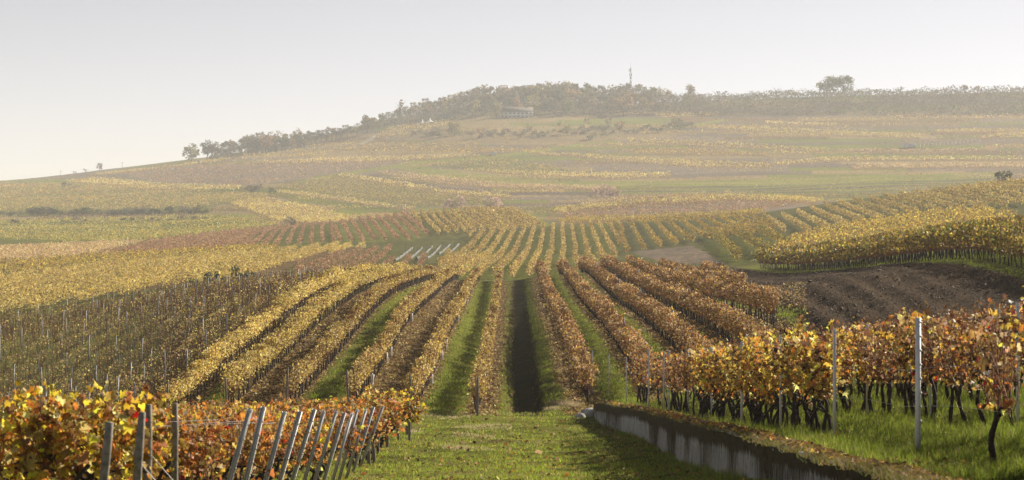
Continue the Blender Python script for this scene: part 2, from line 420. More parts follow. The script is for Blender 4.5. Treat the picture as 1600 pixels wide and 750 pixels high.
# ------------------------------------------------------------------ parcels: (outline as read off the photograph, converted to ground points)
# rows: description used in labels, palette, ground colour, direction (dx per metre ahead, or two sight points), spacing, top height
G_GR2 = G_GRASS * 1.0 + 0.02
ROWP = [
 ('field of bright yellow vines', [(-90, 505), (0, 497), (140, 475), (250, 456), (340, 447), (400, 441), (443, 428), (455, 414), (520, 400), (600, 388), (520, 386), (440, 396), (300, 405), (150, 420), (0, 437), (-90, 443)],
  'yellow', G_LIT * .9, -0.02, 3.4, 1.5, 230, 600),
 ('pink-brown block of the middle ridge', [(155, 403), (250, 379), (410, 360), (520, 351), (528, 381), (440, 386), (300, 397)], 'pink', G_GR2, -0.083, 2.8, 1.7, 480, 1000),
 ('green-striped block of the middle ridge', [(521, 351), (640, 336), (650, 342), (672, 368), (640, 377), (529, 381)], 'pink', G_GR2 * 1.1, ((551, 380), (534, 349)), 3.0, 1.7, 480, 1000),
 ('yellow block on the ridge top', [(642, 337), (800, 326), (822, 340), (848, 354), (800, 362), (674, 370)], 'yellowbrown', G_OLIVE, ((669, 367), (648, 341)), 2.6, 1.8, 480, 1000),
 ('block below the ridge crest', [(722, 402), (735, 370), (760, 364), (850, 358), (960, 348), (975, 360), (968, 399)], 'yellowbrown', G_GRASS * 0.95, 0.02, 2.7, 1.9, 420, 900),
 ('long ochre block of the ridge', [(962, 348), (1195, 338), (1215, 368), (1110, 375), (977, 398)], 'ochre', G_OLIVE * .9, ((1006, 378), (990, 349)), 3.7, 1.6, 420, 900),
 ('green-gold block beside the bare patch', [(1105, 369), (1215, 362), (1250, 385), (1170, 412), (1150, 409)], 'hedge', G_GRASS * 0.75, ((1170, 409), (1122, 370)), 4.7, 2.1, 250, 560),
 ('wide brown block of the far slope', [(1197, 345), (1300, 320), (1560, 289), (1640, 286), (1640, 318), (1560, 328), (1400, 340), (1260, 370), (1220, 365)], 'tanyellow', G_OLIVE * .8, ((1349, 345), (1299, 324)), 4.2, 1.6, 300, 850),
 ('short block past the yellow crest', [(690, 436), (684, 420), (700, 403), (725, 402), (860, 402), (962, 402), (962, 420), (850, 432), (800, 438)], 'yellowbrown', G_GRASS, 0.02, 2.6, 1.8, 285, 520),
 ('bare grey-brown staked block', [(460, 436), (462, 420), (530, 401), (610, 389), (612, 411), (680, 403), (684, 418), (640, 434)], 'mauve', G_OLIVE * .9, -0.03, 2.8, 1.5, 275, 600),
]
MASSP = [
 ('olive vineyard parcel above the dark hedge line', [(-90, 334), (-90, 291), (100, 288), (200, 291), (280, 297), (420, 306), (420, 317), (345, 318), (330, 326), (180, 330)], 'olive', G_OLIVE * 1.2),
 ('narrow gold vine strip curving under the skyline', [(100, 284), (230, 297), (375, 299), (378, 292), (250, 288), (150, 278)], 'yellow', G_LIT),
 ('mauve-brown vineyard parcel below the skyline vines', [(390, 291), (240, 286), (190, 271), (300, 259), (480, 251), (640, 253), (600, 262), (520, 271)], 'mauve', G_GREY),
 ('gold vine strip along the skyline by the small white hut', [(130, 275), (240, 263), (300, 253), (362, 248), (362, 252), (300, 258), (185, 272)], 'yellow', G_LIT),
 ('green-gold terraced vineyard under the dark hedge', [(-90, 372), (-90, 346), (330, 339), (440, 352), (410, 358), (250, 376), (150, 383)], 'green', G_GRASS * 1.1),
 ('pale gold vineyard wedge pointing at the ridge', [(355, 319), (415, 309), (560, 343), (520, 349), (440, 350)], 'yellow', G_LIT),
 ('thin gold vine edge beside the grassy ditch', [(425, 296), (432, 302), (640, 331), (650, 326)], 'yellow', G_LIT),
 ('grey-olive vineyard parcel in the hollow', [(430, 294), (520, 276), (545, 276), (700, 304), (790, 318), (655, 325)], 'olive', G_OLIVE),
 ('gold vine strip above the grey-olive parcel', [(520, 275), (545, 272), (700, 299), (800, 307), (800, 312), (700, 304)], 'yellow', G_LIT),
 ('tan vine strip above the dark ploughed strip', [(585, 271), (600, 267), (700, 279), (800, 289), (960, 294), (965, 299), (800, 296), (700, 290)], 'tan', G_LIT),
 ('dark olive vineyard parcel below the white shed', [(670, 258), (770, 247), (860, 259), (900, 269), (800, 270), (700, 262)], 'olive', G_OLIVE),
 ('broad gold vine strip above the green meadow strip', [(690, 263), (800, 273), (960, 281), (1050, 277), (1050, 271), (900, 270), (800, 269)], 'yellow', G_LIT),
 ('gold vine strip ending at the white shed', [(385, 256), (480, 249), (700, 243), (760, 244), (640, 252), (480, 256)], 'yellow', G_LIT),
 ('ochre vine strip below the bushy slope', [(500, 233), (640, 229), (860, 232), (860, 238), (700, 240), (560, 237)], 'ochre', G_LIT),
 ('bright vineyard wedge climbing to the white tents', [(580, 216), (610, 199), (700, 187), (705, 194), (640, 211)], 'yellow', G_LIT * 1.2),
 ('long pale gold strip across the hillside', [(800, 238), (1000, 255), (1100, 263), (1200, 263), (1210, 257), (1000, 248), (850, 238)], 'yellow', G_LIT),
 ('gold strip below the hillside bushes', [(970, 216), (1130, 223), (1290, 233), (1290, 238), (1130, 232), (980, 222)], 'yellow', G_LIT),
 ('pale gold strip under the wooded band', [(1100, 196), (1300, 205), (1440, 212), (1440, 217), (1250, 211), (1100, 201)], 'yellow', G_LIT),
 ('short orange strip close under the wooded band', [(1195, 190), (1310, 194), (1310, 198), (1195, 194)], 'yellow', G_LIT),
 ('gold strip uphill of the row of white stakes', [(1520, 213), (1600, 207), (1690, 205), (1690, 213), (1540, 217)], 'yellow', G_LIT),
 ('long gold strip halfway up the hazy slope', [(1200, 253), (1320, 246), (1600, 246), (1690, 246), (1690, 251), (1330, 252), (1210, 259)], 'yellow', G_LIT),
 ('tan strip below the pale blue shed', [(1260, 236), (1350, 233), (1440, 235), (1560, 231), (1560, 237), (1440, 240)], 'tan', G_LIT),
 ('pale strip above the furrowed green field', [(1330, 257), (1690, 254), (1690, 261), (1330, 265)], 'tan', G_LIT),
 ('thin gold strip in the middle of the hazy slope', [(950, 232), (1080, 232), (1200, 240), (1200, 245), (1000, 241)], 'ochre', G_LIT),
 ('ochre strip at the foot of the hilltop wood', [(1020, 180), (1120, 176), (1150, 180), (1040, 185)], 'yellow', G_LIT),
 ('tan strip at the foot of the wooded band', [(1380, 180), (1690, 178), (1690, 186), (1400, 187)], 'tan', G_LIT),
 ('gold crest strip of the rounded field', [(850, 346), (870, 326), (1000, 314), (1150, 306), (1290, 314), (1270, 319), (1150, 314), (1000, 322), (870, 334)], 'yellow', G_LIT),
 ('mauve middle of the rounded field', [(870, 336), (1000, 323), (1150, 315), (1270, 320), (1200, 330), (1000, 338), (880, 343)], 'mauve', G_GREY),
 ('gold lower edge of the rounded field', [(862, 351), (880, 344), (1000, 339), (1190, 331), (1195, 336), (1050, 344), (960, 347)], 'ochre', G_LIT),
 ('pale gold vineyard behind the tall hedge-like rows', [(1215, 386), (1260, 371), (1400, 342), (1540, 331), (1600, 345), (1500, 364), (1300, 387), (1200, 408)], 'ochre', G_OLIVE),
 ('tan vineyard parcel beside the yellow field', [(-90, 418), (0, 414), (180, 402), (150, 398), (230, 381), (0, 390), (-90, 393)], 'tan', G_LIT * 1.4),
 ('olive and ochre vine strips above the yellow field', [(-90, 440), (0, 435), (150, 419), (300, 404), (440, 395), (430, 388), (300, 397), (180, 404), (0, 416), (-90, 420)], 'ochre', G_OLIVE),
]
BARE = [  # ground colour only
 ([(545, 275), (585, 272), (700, 292), (800, 299), (1000, 301), (1000, 306), (800, 305), (700, 298)], G_GREY * .75, 800, 2400),
 ([(615, 263), (650, 258), (700, 265), (800, 277), (900, 284), (1100, 281), (1290, 277), (1560, 268), (1560, 277), (1290, 289), (1100, 290), (900, 291), (780, 287), (690, 277)], G_GRASS * 1.5, 800, 2400),
 ([(960, 304), (1000, 290), (1290, 288), (1560, 276), (1560, 290), (1290, 312), (1150, 304)], G_GREY * .9, 800, 2400),
 ([(430, 300), (415, 304), (560, 331), (640, 333), (640, 330)], G_GRASS * 1.1, 700, 2400),
 ([(380, 292), (230, 298), (375, 302), (470, 298)], G_GRASS * .9, 900, 2400),
 ([(440, 290), (520, 272), (640, 254), (760, 244), (860, 231), (950, 215), (1130, 186), (1140, 188), (960, 219), (870, 235), (770, 247), (650, 258), (525, 275)], G_GRASS * 1.7, 900, 2400),
 ([(800, 322), (822, 330), (862, 352), (850, 356), (822, 342)], G_GRASS * 1.4, 500, 1200),
 ([(500, 240), (560, 235), (760, 238), (700, 243), (480, 249)], G_STRAW, 900, 2400),
 ([(640, 216), (700, 205), (1060, 200), (1060, 212), (860, 228), (700, 224)], G_STRAW * .8, 900, 2400),
 ([(985, 393), (1080, 384), (1105, 395), (1130, 412), (1040, 412)], G_GREY * 1.15, 250, 620),
 ([(1098, 388), (1106, 374), (1162, 413), (1148, 415)], G_GRASS * .8, 250, 620),
 ([(560, 224), (590, 208), (583, 219), (566, 226)], np.array((.3, .28, .26)), 1200, 2400),
]
# base ground: olive near, mottled dry strips on the hill
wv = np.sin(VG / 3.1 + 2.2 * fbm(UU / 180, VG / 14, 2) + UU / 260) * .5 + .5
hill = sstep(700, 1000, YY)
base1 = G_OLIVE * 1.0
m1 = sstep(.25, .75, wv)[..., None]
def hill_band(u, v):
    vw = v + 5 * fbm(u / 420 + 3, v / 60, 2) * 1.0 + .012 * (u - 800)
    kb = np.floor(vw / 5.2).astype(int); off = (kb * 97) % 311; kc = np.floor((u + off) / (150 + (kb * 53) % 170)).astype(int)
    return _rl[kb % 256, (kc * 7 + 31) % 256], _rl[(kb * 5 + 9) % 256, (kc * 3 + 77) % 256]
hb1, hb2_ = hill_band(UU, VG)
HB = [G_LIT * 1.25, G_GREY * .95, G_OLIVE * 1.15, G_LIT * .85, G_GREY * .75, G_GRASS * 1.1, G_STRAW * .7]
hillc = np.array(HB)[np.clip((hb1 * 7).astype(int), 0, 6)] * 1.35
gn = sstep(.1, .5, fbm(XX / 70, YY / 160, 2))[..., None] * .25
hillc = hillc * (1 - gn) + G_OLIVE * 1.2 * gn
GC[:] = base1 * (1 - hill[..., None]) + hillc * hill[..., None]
def paint(poly, c, sub=None):
    m = inside(poly, XX, YY)
    GC[m] = c
    return m

rng = np.random.default_rng(11)
row_total = 0
SPECS = []
HILLPOLY = []
for lab, poly, pal, gc in MASSP:
    near = min(p[1] for p in poly) > 328
    lo = 230 if near else 650
    P = outline(poly, lo, 2400)
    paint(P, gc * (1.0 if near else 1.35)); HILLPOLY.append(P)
ROWPOLY = []
for r in ROWP:
    P = outline(r[1], r[7], r[8]); paint(P, r[3]); ROWPOLY.append(P)
for bi, d in enumerate(BARE):
    m_ = paint(outline(d[0], d[2], d[3]), d[1])
    if bi in (1, 2):
        fw = sstep(-.2, .5, np.sin((YY + .12 * XX) / (5.5 if bi == 2 else 9) + 2 * fbm(XX / 90, YY / 60, 2)))[..., None]
        GC[m_] = ((G_GRASS * 1.6) * (1 - fw) + (G_GREY * .8) * fw)[m_] if bi == 2 else ((G_GRASS * 1.7) * (1 - .45 * fw) + G_STRAW * .45 * fw)[m_]

# ------------------------------------------------------------------ near fields, ground
def strip(x, y, xa, xb, ya, yb):
    return (x > xa) & (x < xb) & (y > ya) & (y < yb)
nearf = (YY < 300)
n1 = fbm(XX * .9, YY * .35, 3); n2 = fbm(XX * .25, YY * .25, 3)
GRC = lambda k: (G_GRASS * k)
def lerp(m, c):
    global GC
    m = m[..., None]; GC = (GC * (1 - m) + np.asarray(c) * m).astype(np.float32)
PLOT = outline([(1135, 416), (1180, 404), (1290, 400), (1450, 395), (1690, 390), (1690, 440), (1600, 480), (1300, 500), (1280, 490), (1200, 445)], 100, 300)
lerp(nearf * 1.0, G_OLIVE)
# headland path and terraces: grass
mpath = (YY < 96) * 1.0
lerp(mpath, G_GRASS * 1.0)
lerp(mpath * sstep(.05, .5, n2) * .5, G_STRAW * .6)
# main vineyard
XB = np.interp(YY, [95, 115, 190, 254, 300], [12.6, 13.4, 17.4, 20.0, 22.0])   # edge of the brown field against the plough
inm = (YY > 91) & (YY < 300) & (XX > -15.7) & (XX < XB)
lerp(inm * 1.0, G_LIT * .8)
for k, (xa, xb) in enumerate([(-3.75, -1.9), (-9.0, -7.0), (-14.0, -12.3)]):
    lerp(inm * sstep(xa - .25, xa + .25, XX) * sstep(xb + .25, xb - .25, XX) * (0.95 - .25 * k), G_GRASS * 1.15)
for xa, xb in [(3.75, 5.3), (6.4, 7.9), (9.0, 10.4), (11.6, 13.0), (14.2, 15.6)]:
    lerp(inm * sstep(xa - .3, xa + .3, XX) * sstep(xb + .3, xb - .3, XX) * .95, G_GRASS * 1.15)
lerp(inm * sstep(1.15, 1.4, XX) * sstep(2.2, 1.7, XX) * .9, G_GRASS * 1.05)
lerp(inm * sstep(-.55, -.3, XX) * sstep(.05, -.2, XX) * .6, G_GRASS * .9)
lerp(inm * sstep(0.0, .3, XX) * sstep(1.5, 1.2, XX) * .8, G_OLIVE * .45)  # ditch bed painted darker, its shade put into the ground colour
# staked field
inp = (YY > 96) & (YY < 300) & (XX < -15.7) & ~inside(ROWPOLY[0], XX, YY)
lerp(inp * 1.0, G_OLIVE * 1.6)
lerp(inp * sstep(-.2, .4, n1) * .5, G_SOIL * 1.0)
lerp(inp * sstep(0, .5, fbm(XX * .4 + 9, YY * .15, 3)) * .7, G_GRASS * .9)
# ploughed field
mpl = inside(PLOT, XX, YY) | ((YY > 100) & (YY < 262) & (XX > XB) & (XX < 27.2))
mpl &= XX < 27.2
lerp(mpl * 1.0, G_DARK)
lerp(mpl * sstep(.0, .5, fbm((XX - XB) * 1.1, YY * .05, 3)) * .6, G_SOIL * .75)
ZZ += mpl * (0.06 * np.sin((XX - XB) * 2 * np.pi / 1.7 + 1.6 * fbm(XX * .1, YY * .03, 2)) * (.5 + vnoise(XX * .3, YY * .03)) + .07 * fbm(XX * 1.6, YY * .5, 3) + .06 * fbm((XX - XB) * .9, YY * .03, 2))
mgr = (XX > 27.2) & (YY < 300) & (YY > 96)
lerp(mgr * 1.0, G_GRASS * 1.0)
lerp(((XX > 26.6) & (XX < 27.8) & (YY > 110) & (YY < 262)) * 1.0, G_GRASS * 1.1)
# leaf litter darkens the terrace behind the wall
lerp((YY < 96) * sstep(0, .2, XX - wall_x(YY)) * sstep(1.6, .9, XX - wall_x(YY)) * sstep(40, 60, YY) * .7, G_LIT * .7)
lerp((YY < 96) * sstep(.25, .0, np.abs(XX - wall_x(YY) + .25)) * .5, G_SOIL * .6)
H = lambda x, y: Hgrid(ZZ, x, y)

# ------------------------------------------------------------------ ground sheet
nr, ncg = ZZ.shape
idx = np.arange(nr * ncg).reshape(nr, ncg)
q = np.stack([idx[:-1, :-1], idx[:-1, 1:], idx[1:, 1:], idx[1:, :-1]], -1).reshape(-1, 4)
me = mesh_np('terrain', np.stack([XX, YY, ZZ], -1).reshape(-1, 3), [q], M_GROUND, GC.reshape(-1, 3), smooth=True)
setting(link('terrain', me), 'structure', 'rolling vineyard ground from the grassy path to the far hill')

# ------------------------------------------------------------------ vine row builder
def row_leaves(x0, y0, x1, y1, top, pal, size, dens, rng, lo=0.5, width=0.2, sparse=0.0, jit=.22, seedv=1.15, gain=1.0):
    Ln = math.hypot(x1 - x0, y1 - y0)
    n = int(Ln * dens)
    if n < 4: return None
    t = rng.random(n) * Ln
    nv = int(Ln / seedv) + 2
    vt = rng.normal(0, .14, nv) + .10 * np.sin(np.arange(nv) * .23 + x0); vd = np.clip(rng.normal(1, .42, nv), .3, 1.6); vd[rng.random(nv) < sparse] *= .12
    k = (t / seedv).astype(int)
    keep = rng.random(n) < vd[k] / 1.2
    t, k = t[keep], k[keep]; n = len(t)
    if n < 2: return None
    off = rng.normal(0, width, n) * (1 + .4 * rng.random(n))
    ux, uy = (x1 - x0) / Ln, (y1 - y0) / Ln
    x = x0 + ux * t - uy * off; y = y0 + uy * t + ux * off
    hh = lo + (top + vt[k] - lo) * rng.beta(1.9, 1.25, n)
    hh += (rng.random(n) < .04) * rng.random(n) * .3
    C = np.stack([x, y, H(x, y) + hh], 1)
    shade = np.exp(rng.normal(0, .15, nv))[k][:, None]
    return C, size * np.exp(rng.normal(0, .25, n)), np.clip(pick(pal, n, rng, jit) * shade * gain, .004, .85)

def row_mesh(name, parts, rng, mat, origin):
    C = np.concatenate([p[0] for p in parts]); S = np.concatenate([p[1] for p in parts]); K = np.concatenate([p[2] for p in parts])
    V, Fq, c = quads(C - np.asarray(origin), S, K, rng)
    return mesh_np(name, V, [Fq], mat, c)

def trunks(x0, y0, x1, y1, step, h, r, rng):
    Ln = math.hypot(x1 - x0, y1 - y0); n = int(Ln / step)
    t = (np.arange(n) + .5 + rng.normal(0, .12, n)) * step
    x = x0 + (x1 - x0) * t / Ln; y = y0 + (y1 - y0) * t / Ln; z = H(x, y) - .05
    lean = rng.normal(0, .09, (n, 2, 2)); V = []
    th = np.arange(4) * np.pi / 2
    for lv, (f, rr) in enumerate(((0, 1.15), (.5, .9), (1, .7))):
        cx = x + (lean[:, 0, 0] * f); cyy = y + lean[:, 0, 1] * f
        ring = np.stack([cx[:, None] + rr * r * np.cos(th), cyy[:, None] + rr * r * np.sin(th), np.repeat((z + h * f)[:, None], 4, 1)], -1)
        V.append(ring)
    V = np.stack(V, 1)                                           # n,3,4,3
    b = (np.arange(n) * 12)[:, None, None]
    lv = (np.arange(2) * 4)[None, :, None]; j = np.arange(4)[None, None, :]; k = (j + 1) % 4
    q = np.stack([b + lv + j, b + lv + k, b + lv + 4 + k, b + lv + 4 + j], -1).reshape(-1, 4)
    return V.reshape(-1, 3), q

def near_row(x, ya, yb, top, pal, size, dens, label, group, sparse=0.02, lo=.66, width=.2, xe=None, cat='vine row'):
    xe = x if xe is None else xe
    o = (x, ya, float(H(x, ya)))
    root = empty('vine_row', o, label, cat, group)
    segs = []
    ys = np.linspace(ya, yb, 6)
    for a, b_ in zip(ys[:-1], ys[1:]):
        f = np.sqrt(max(1, a / 110)); xa = x + (xe - x) * (a - ya) / (yb - ya); xb = x + (xe - x) * (b_ - ya) / (yb - ya)
        s = row_leaves(xa, a, xb, b_, top, pal, size * f, dens / f ** 2, rng, lo, width, sparse)
        if s: segs.append(s)
    link('foliage', row_mesh('foliage', segs, rng, M_LEAF, o), root)
    nsh = int((yb - ya) * (4 if pal is PAL['bare'] else 20)); ty = ya + (yb - ya) * rng.random(nsh); tx = x + (xe - x) * (ty - ya) / (yb - ya) + rng.normal(0, width * .7, nsh)
    zb_ = H(tx, ty) + lo - .1; hh_ = (top - lo) * rng.uniform(.6, 1.25, nsh) + .1; lx_ = rng.normal(0, .10, nsh); ly_ = rng.normal(0, .12, nsh); wd_ = .009 * np.sqrt(ty / 100)
    Vc = np.stack([np.stack([tx - wd_, ty, zb_], 1), np.stack([tx + wd_, ty, zb_], 1), np.stack([tx + lx_ + wd_ * .6, ty + ly_, zb_ + hh_], 1), np.stack([tx + lx_ - wd_ * .6, ty + ly_, zb_ + hh_], 1)], 1).reshape(-1, 3)
    cn_ = link('cane', mesh_np('cane', Vc - np.asarray(o), [np.arange(4 * nsh).reshape(-1, 4)], M_CANE), root); cn_['kind'] = 'stuff'
    V, qf = trunks(x, ya, xe, yb, 1.1, .85 if pal is not PAL['bare'] else .6, .04 if pal is not PAL['bare'] else .018, rng)
    t = link('trunk', mesh_np('trunk', V - np.asarray(o), [qf], M_BARK), root); t['kind'] = 'stuff'
    return root

# main vineyard, yellow rows
for k in range(6):
    x = -1.4 - 2.62 * k
    ya = [91.5, 92.5, 94, 95, 96, 97][k]
    pal = PAL['yellow'] if k in (4, 5) else PAL['yellowbrown']
    near_row(x, ya, 285, 1.42 if k < 4 else 1.55, pal, .09, 430 if k < 4 else 640, [
        'thin yellow-brown vine row beside the shaded furrow', 'yellow vine row beyond the bright grass strip', 'yellow-brown vine row with white sleeves on some trunks',
        'yellow vine row behind the row with white sleeves', 'dense bright yellow vine row curving over the crest', 'outermost bright yellow vine row beside the bare staked field'][k], 'yellow rows of the main vineyard', width=.11 if k < 4 else .17)
# main vineyard, brown rows
for k in range(7):
    x = 3.2 + 2.62 * k
    ya = max(97 + [0, 1, 2, 3, 4, 6][min(k, 5)], float(np.interp(x, [12.6, 13.4, 18, 22.4], [100, 115, 190, 254])) if x > 12.6 else 0)
    if ya > 262: continue
    near_row(x, ya, [284, 284, 284, 284, 272, 252, 228][k], 1.6, PAL['brown'], .09, 560, f'brown autumn vine row, {nth(k + 1)} counted from the shaded furrow', 'brown rows of the main vineyard', width=.14)
# staked field: thin leaves, many posts
for k in range(13):
    x = -17.2 - 2.7 * k
    ya = max(100, -x * 3600 / 880); yb = float(np.interp(k, [0, 12], [275, 228]))
    near_row(x, ya, yb, 1.45, PAL['bare'], .085, 46, f'almost leafless staked vine row, {nth(k + 1)} beyond the bright yellow rows', 'leafless staked rows', sparse=.3, lo=.3, width=.13)
# tall rows beyond the plough
for k in range(5):
    x = 28.2 + 2.8 * k
    ya = max(112, x * 3600 / 900) ; yb = 262 - 6 * k
    near_row(x, ya, yb, 2.15, PAL['hedge'], .15, 300, 'tall green-gold vine row facing the ploughed field' if k == 0 else f'tall green-gold vine row, {nth(k)} behind the one facing the plough', 'tall rows beyond the plough', lo=.75, width=.33)

# rows of the middle distance
def rows_in(P, d, spacing, one=False):
    d = np.asarray(d, float); d = d / np.hypot(*d); nrm = np.array([d[1], -d[0]])
    t = P @ nrm; s = P @ d; o = []
    for tt in np.arange(t.min() + spacing * .15, t.max(), spacing):
        ss = np.arange(s.min(), s.max(), 1.0)
        x = tt * nrm[0] + ss * d[0]; y = tt * nrm[1] + ss * d[1]
        ok = (y > 60); ins = np.zeros(len(ss), bool); ins[ok] = inside(P, x[ok], y[ok])
        e = np.diff(np.concatenate([[0], ins.astype(int), [0]])); a = np.nonzero(e == 1)[0]; b_ = np.nonzero(e == -1)[0] - 1
        best = [(ss[i], ss[j]) for i, j in zip(a, b_) if j - i > 8]
        if len(best) > 1 and one: best = [max(best, key=lambda q_: q_[1] - q_[0])]
        if best: o.append([((tt * nrm[0] + i * d[0], tt * nrm[1] + i * d[1]), (tt * nrm[0] + j * d[0], tt * nrm[1] + j * d[1])) for i, j in best])
    return o

for (lab, poly, pal, gc, dr, sp, top, y0, y1), P in zip(ROWP, ROWPOLY):
    if isinstance(dr, tuple):
        g = ground_at([p[0] for p in dr], [p[1] for p in dr], y0, y1); d = g[1] - g[0]
    else: d = (dr, 1.0)
    rr = rows_in(P, d, sp, True)
    for i, segs in enumerate(rr):
        parts = []
        for (a, b_) in segs:
            ym = (a[1] + b_[1]) / 2; size = max(.2, ym / 3600 * 2.0); dens = min(130, 2.6 / size ** 2 * (top / 1.6))
            s = row_leaves(*a, *b_, top, PAL[pal], size * .9, dens, rng, .3, .17, 0.0, .2)
            if s: parts.append(s)
        if not parts: continue
        a = segs[0][0]; o = (a[0], a[1], float(H(a[0], a[1])))
        ob = link('vine_row', row_mesh('vine_row', parts, rng, M_FAR, o), None, o)
        tag(ob, f'vine row in the {lab}, {nth(i + 1)} from its left end', 'vine row', 'rows of the ' + lab)
    row_total += len(rr)
    print('rows', lab, len(rr))
# hillside parcels: vines merge into one mass each
nq = 0
for (lab, poly, pal, gc), P in zip(MASSP, HILLPOLY):
    e = P[min(8, len(P) - 1)] - P[0]
    d = np.array((1.0, np.clip(e[1] / (abs(e[0]) + 1e-6) * np.sign(e[0]), -.6, .6)))
    ymid = np.median(P[:, 1]); sp = np.clip(ymid / 260, 2.8, 6) * (1.9 if pal == 'green' else 1)
    parts = []
    for segs in rows_in(P, d, sp):
        for (a, b_) in segs:
            ym = (a[1] + b_[1]) / 2; size = max(.3, ym / 3600 * 1.5); dens = min(60, 1.5 / size ** 2 * (1.0 if pal != 'mauve' else .7))
            s = row_leaves(*a, *b_, 1.7, PAL[pal], size, dens, rng, .3, .3, .12, .25, 3.0, 1.25)
            if s: parts.append(s)
    if not parts: print('EMPTY', lab); continue
    o = (P[:, 0].mean(), P[:, 1].mean(), float(H(P[:, 0].mean(), P[:, 1].mean())))
    me = row_mesh('vineyard_parcel', parts, rng, M_FAR, o); nq += len(me.polygons)
    setting(link('vineyard_parcel', me, None, o), 'stuff', lab)
print('hill quads', nq, 'rows', row_total)
# scattered vines and dry weeds over the rest of the hill
n = 330000
u = rng.uniform(-90, 1690, n); l = rng.uniform(math.log(900), math.log(2120), n); y = np.exp(l); x = (u - 800) / F * y
x0_, y = x, np.floor(y / 5.0) * 5.0 + rng.normal(0, .5, n)         # vines stand in rows
vh = HZ - F * H(x, y) / y; b1_, b2_ = hill_band(u, vh)
m = (rng.random(n) < np.array([.95, .5, .45, .7, .12, .06, .15])[np.clip((b1_ * 7).astype(int), 0, 6)]) & (fbm(x / 30, y / 25, 2) > -.45)
for P in HILLPOLY: m &= ~inside(P, x, np.maximum(y, 1))
x, y, b2_, b1_ = x[m], y[m], b2_[m], b1_[m]
C = np.stack([x, y, H(x, y) + rng.random(len(x)) * 1.2], 1)
V, Fq, c = quads(C, y / 3600 * 1.5 * np.exp(rng.normal(0, .3, len(x))), np.where((b1_ < .15)[:, None], pick(PAL['yellow'], len(x), rng), np.where((b2_ < .33)[:, None], pick(PAL['tan'], len(x), rng), np.where((b2_ < .6)[:, None], pick(PAL['mauve'], len(x), rng), pick(PAL['olive'], len(x), rng)))), rng)
setting(link('far_vines', mesh_np('far_vines', V, [Fq], M_FAR, c)), 'stuff', 'scattered vines and dry weeds over the far hillside')

# ------------------------------------------------------------------ retaining wall
wy = np.arange(17.0, 89.6, 0.22)
wx = wall_x(wy)
rw = np.random.default_rng(3)
top = I1(TERR, wy) + 0.05 + .05 * fbm(wy * .5, wy * 0 + 3, 3) - 0.10 * sstep(84, 89.5, wy)
bot = np.minimum(H(wx - .15, wy), top - .3) - .25
prof = [(-.02, 0), (.0, .34), (.015, .68), (.0, 1.0), (.10, 1.06), (.36, 1.03), (.38, .2)]
V = []; ms = []
for px, pf in prof:
    jit = .03 * fbm(wy * 1.7 + pf * 9, wy * 0 + pf * 5, 3) + .03 * (_rl[(np.floor(wy / 3.1).astype(int) * 7) % 256, 40] - .5) + .05 * (np.abs((wy / 3.1) % 1) < .07)
    V.append(np.stack([wx + px + jit, wy, bot + (top - bot) * pf + (.03 * fbm(wy * 2.3, wy * 0 + 7, 2) if pf >= 1 else 0)], 1)); ms.append(np.full(len(wy), np.clip(np.interp(pf, [0, .5, .75, .93, 1.0, 1.1], [.1, .05, .22, .75, 1.0, .7]) + .35 * fbm(wy * .35, wy * 0 + 11, 3), 0, 1)))
np_ = len(prof); n = len(wy)
V = np.stack(V, 1).reshape(-1, 3)
i = np.arange(n - 1)[:, None]; j = np.arange(np_ - 1)[None, :]
q = np.stack([i * np_ + j, (i + 1) * np_ + j, (i + 1) * np_ + j + 1, i * np_ + j + 1], -1).reshape(-1, 4)
o = (float(wx[0]), float(wy[0]), float(bot[0]))
wall = empty('retaining_wall', o, 'low stained concrete retaining wall along the grassy path', 'retaining wall')
cap0 = np.array([list(range(np_))]); cap1 = np.array([list(range((n - 1) * np_, n * np_))[::-1]])
link('wall_face', mesh_np('wall_face', V - np.asarray(o), [q, cap0, cap1], M_CONCRETE, mossv=np.stack(ms, 1).reshape(-1)), wall)
yy = 22.0
while yy < 47:
    Ls = rw.uniform(.7, 1.3)
    if rw.random() < .6 and yy > 28:
        y0, y1 = yy + .03, yy + Ls - .04; a = float(wall_x((y0 + y1) / 2)); zt0 = float(np.interp(y0, wy, top)) + .055; zt1 = float(np.interp(y1, wy, top)) + .055
        m = MB(); x0, x1 = a - .05, a + rw.uniform(.24, .34); t = .045
        P = [(x0, y0, zt0 - t), (x1, y0 + rw.uniform(-.05, .05), zt0 - t), (x1, y1, zt1 - t), (x0, y1, zt1 - t), (x0 + .01, y0, zt0 + .0), (x1, y0 + .02, zt0 + .0), (x1, y1 - .02, zt1 + .0), (x0 + .012, y1, zt1 + .0)]
        m.add(np.array(P) - np.asarray(o), [(0, 3, 2, 1), (4, 5, 6, 7), (0, 1, 5, 4), (1, 2, 6, 5), (2, 3, 7, 6), (3, 0, 4, 7)])
        me = m.mesh('coping_stone', M_CONCRETE)
        link('coping_stone', me, wall)
    yy += Ls
def rock(name, loc, s, rng_, label):
    m = MB(); th = np.linspace(0, 2 * np.pi, 9)[:-1]; V = []
    for k, (zz, rr) in enumerate(((-.1, .9), (.25, 1.0), (.6, .75), (.78, .35))):
        r = rr * (1 + .18 * rng_.normal(size=8)); V.append(np.stack([np.cos(th) * r * s[0], np.sin(th) * r * s[1], np.full(8, zz * s[2]) + .05 * s[2] * rng_.normal(size=8)], 1))
    V = np.concatenate(V); i = np.arange(3)[:, None] * 8; j = np.arange(8)[None]; k = (j + 1) % 8
    m.add(V, np.stack([i + j, i + k, i + 8 + k, i + 8 + j], -1).reshape(-1, 4)); m.F.setdefault(8, []).append(np.array([list(range(24, 32))]))
    return tag(link(name, m.mesh(name, M_CONCRETE), None, loc), label, 'stone')
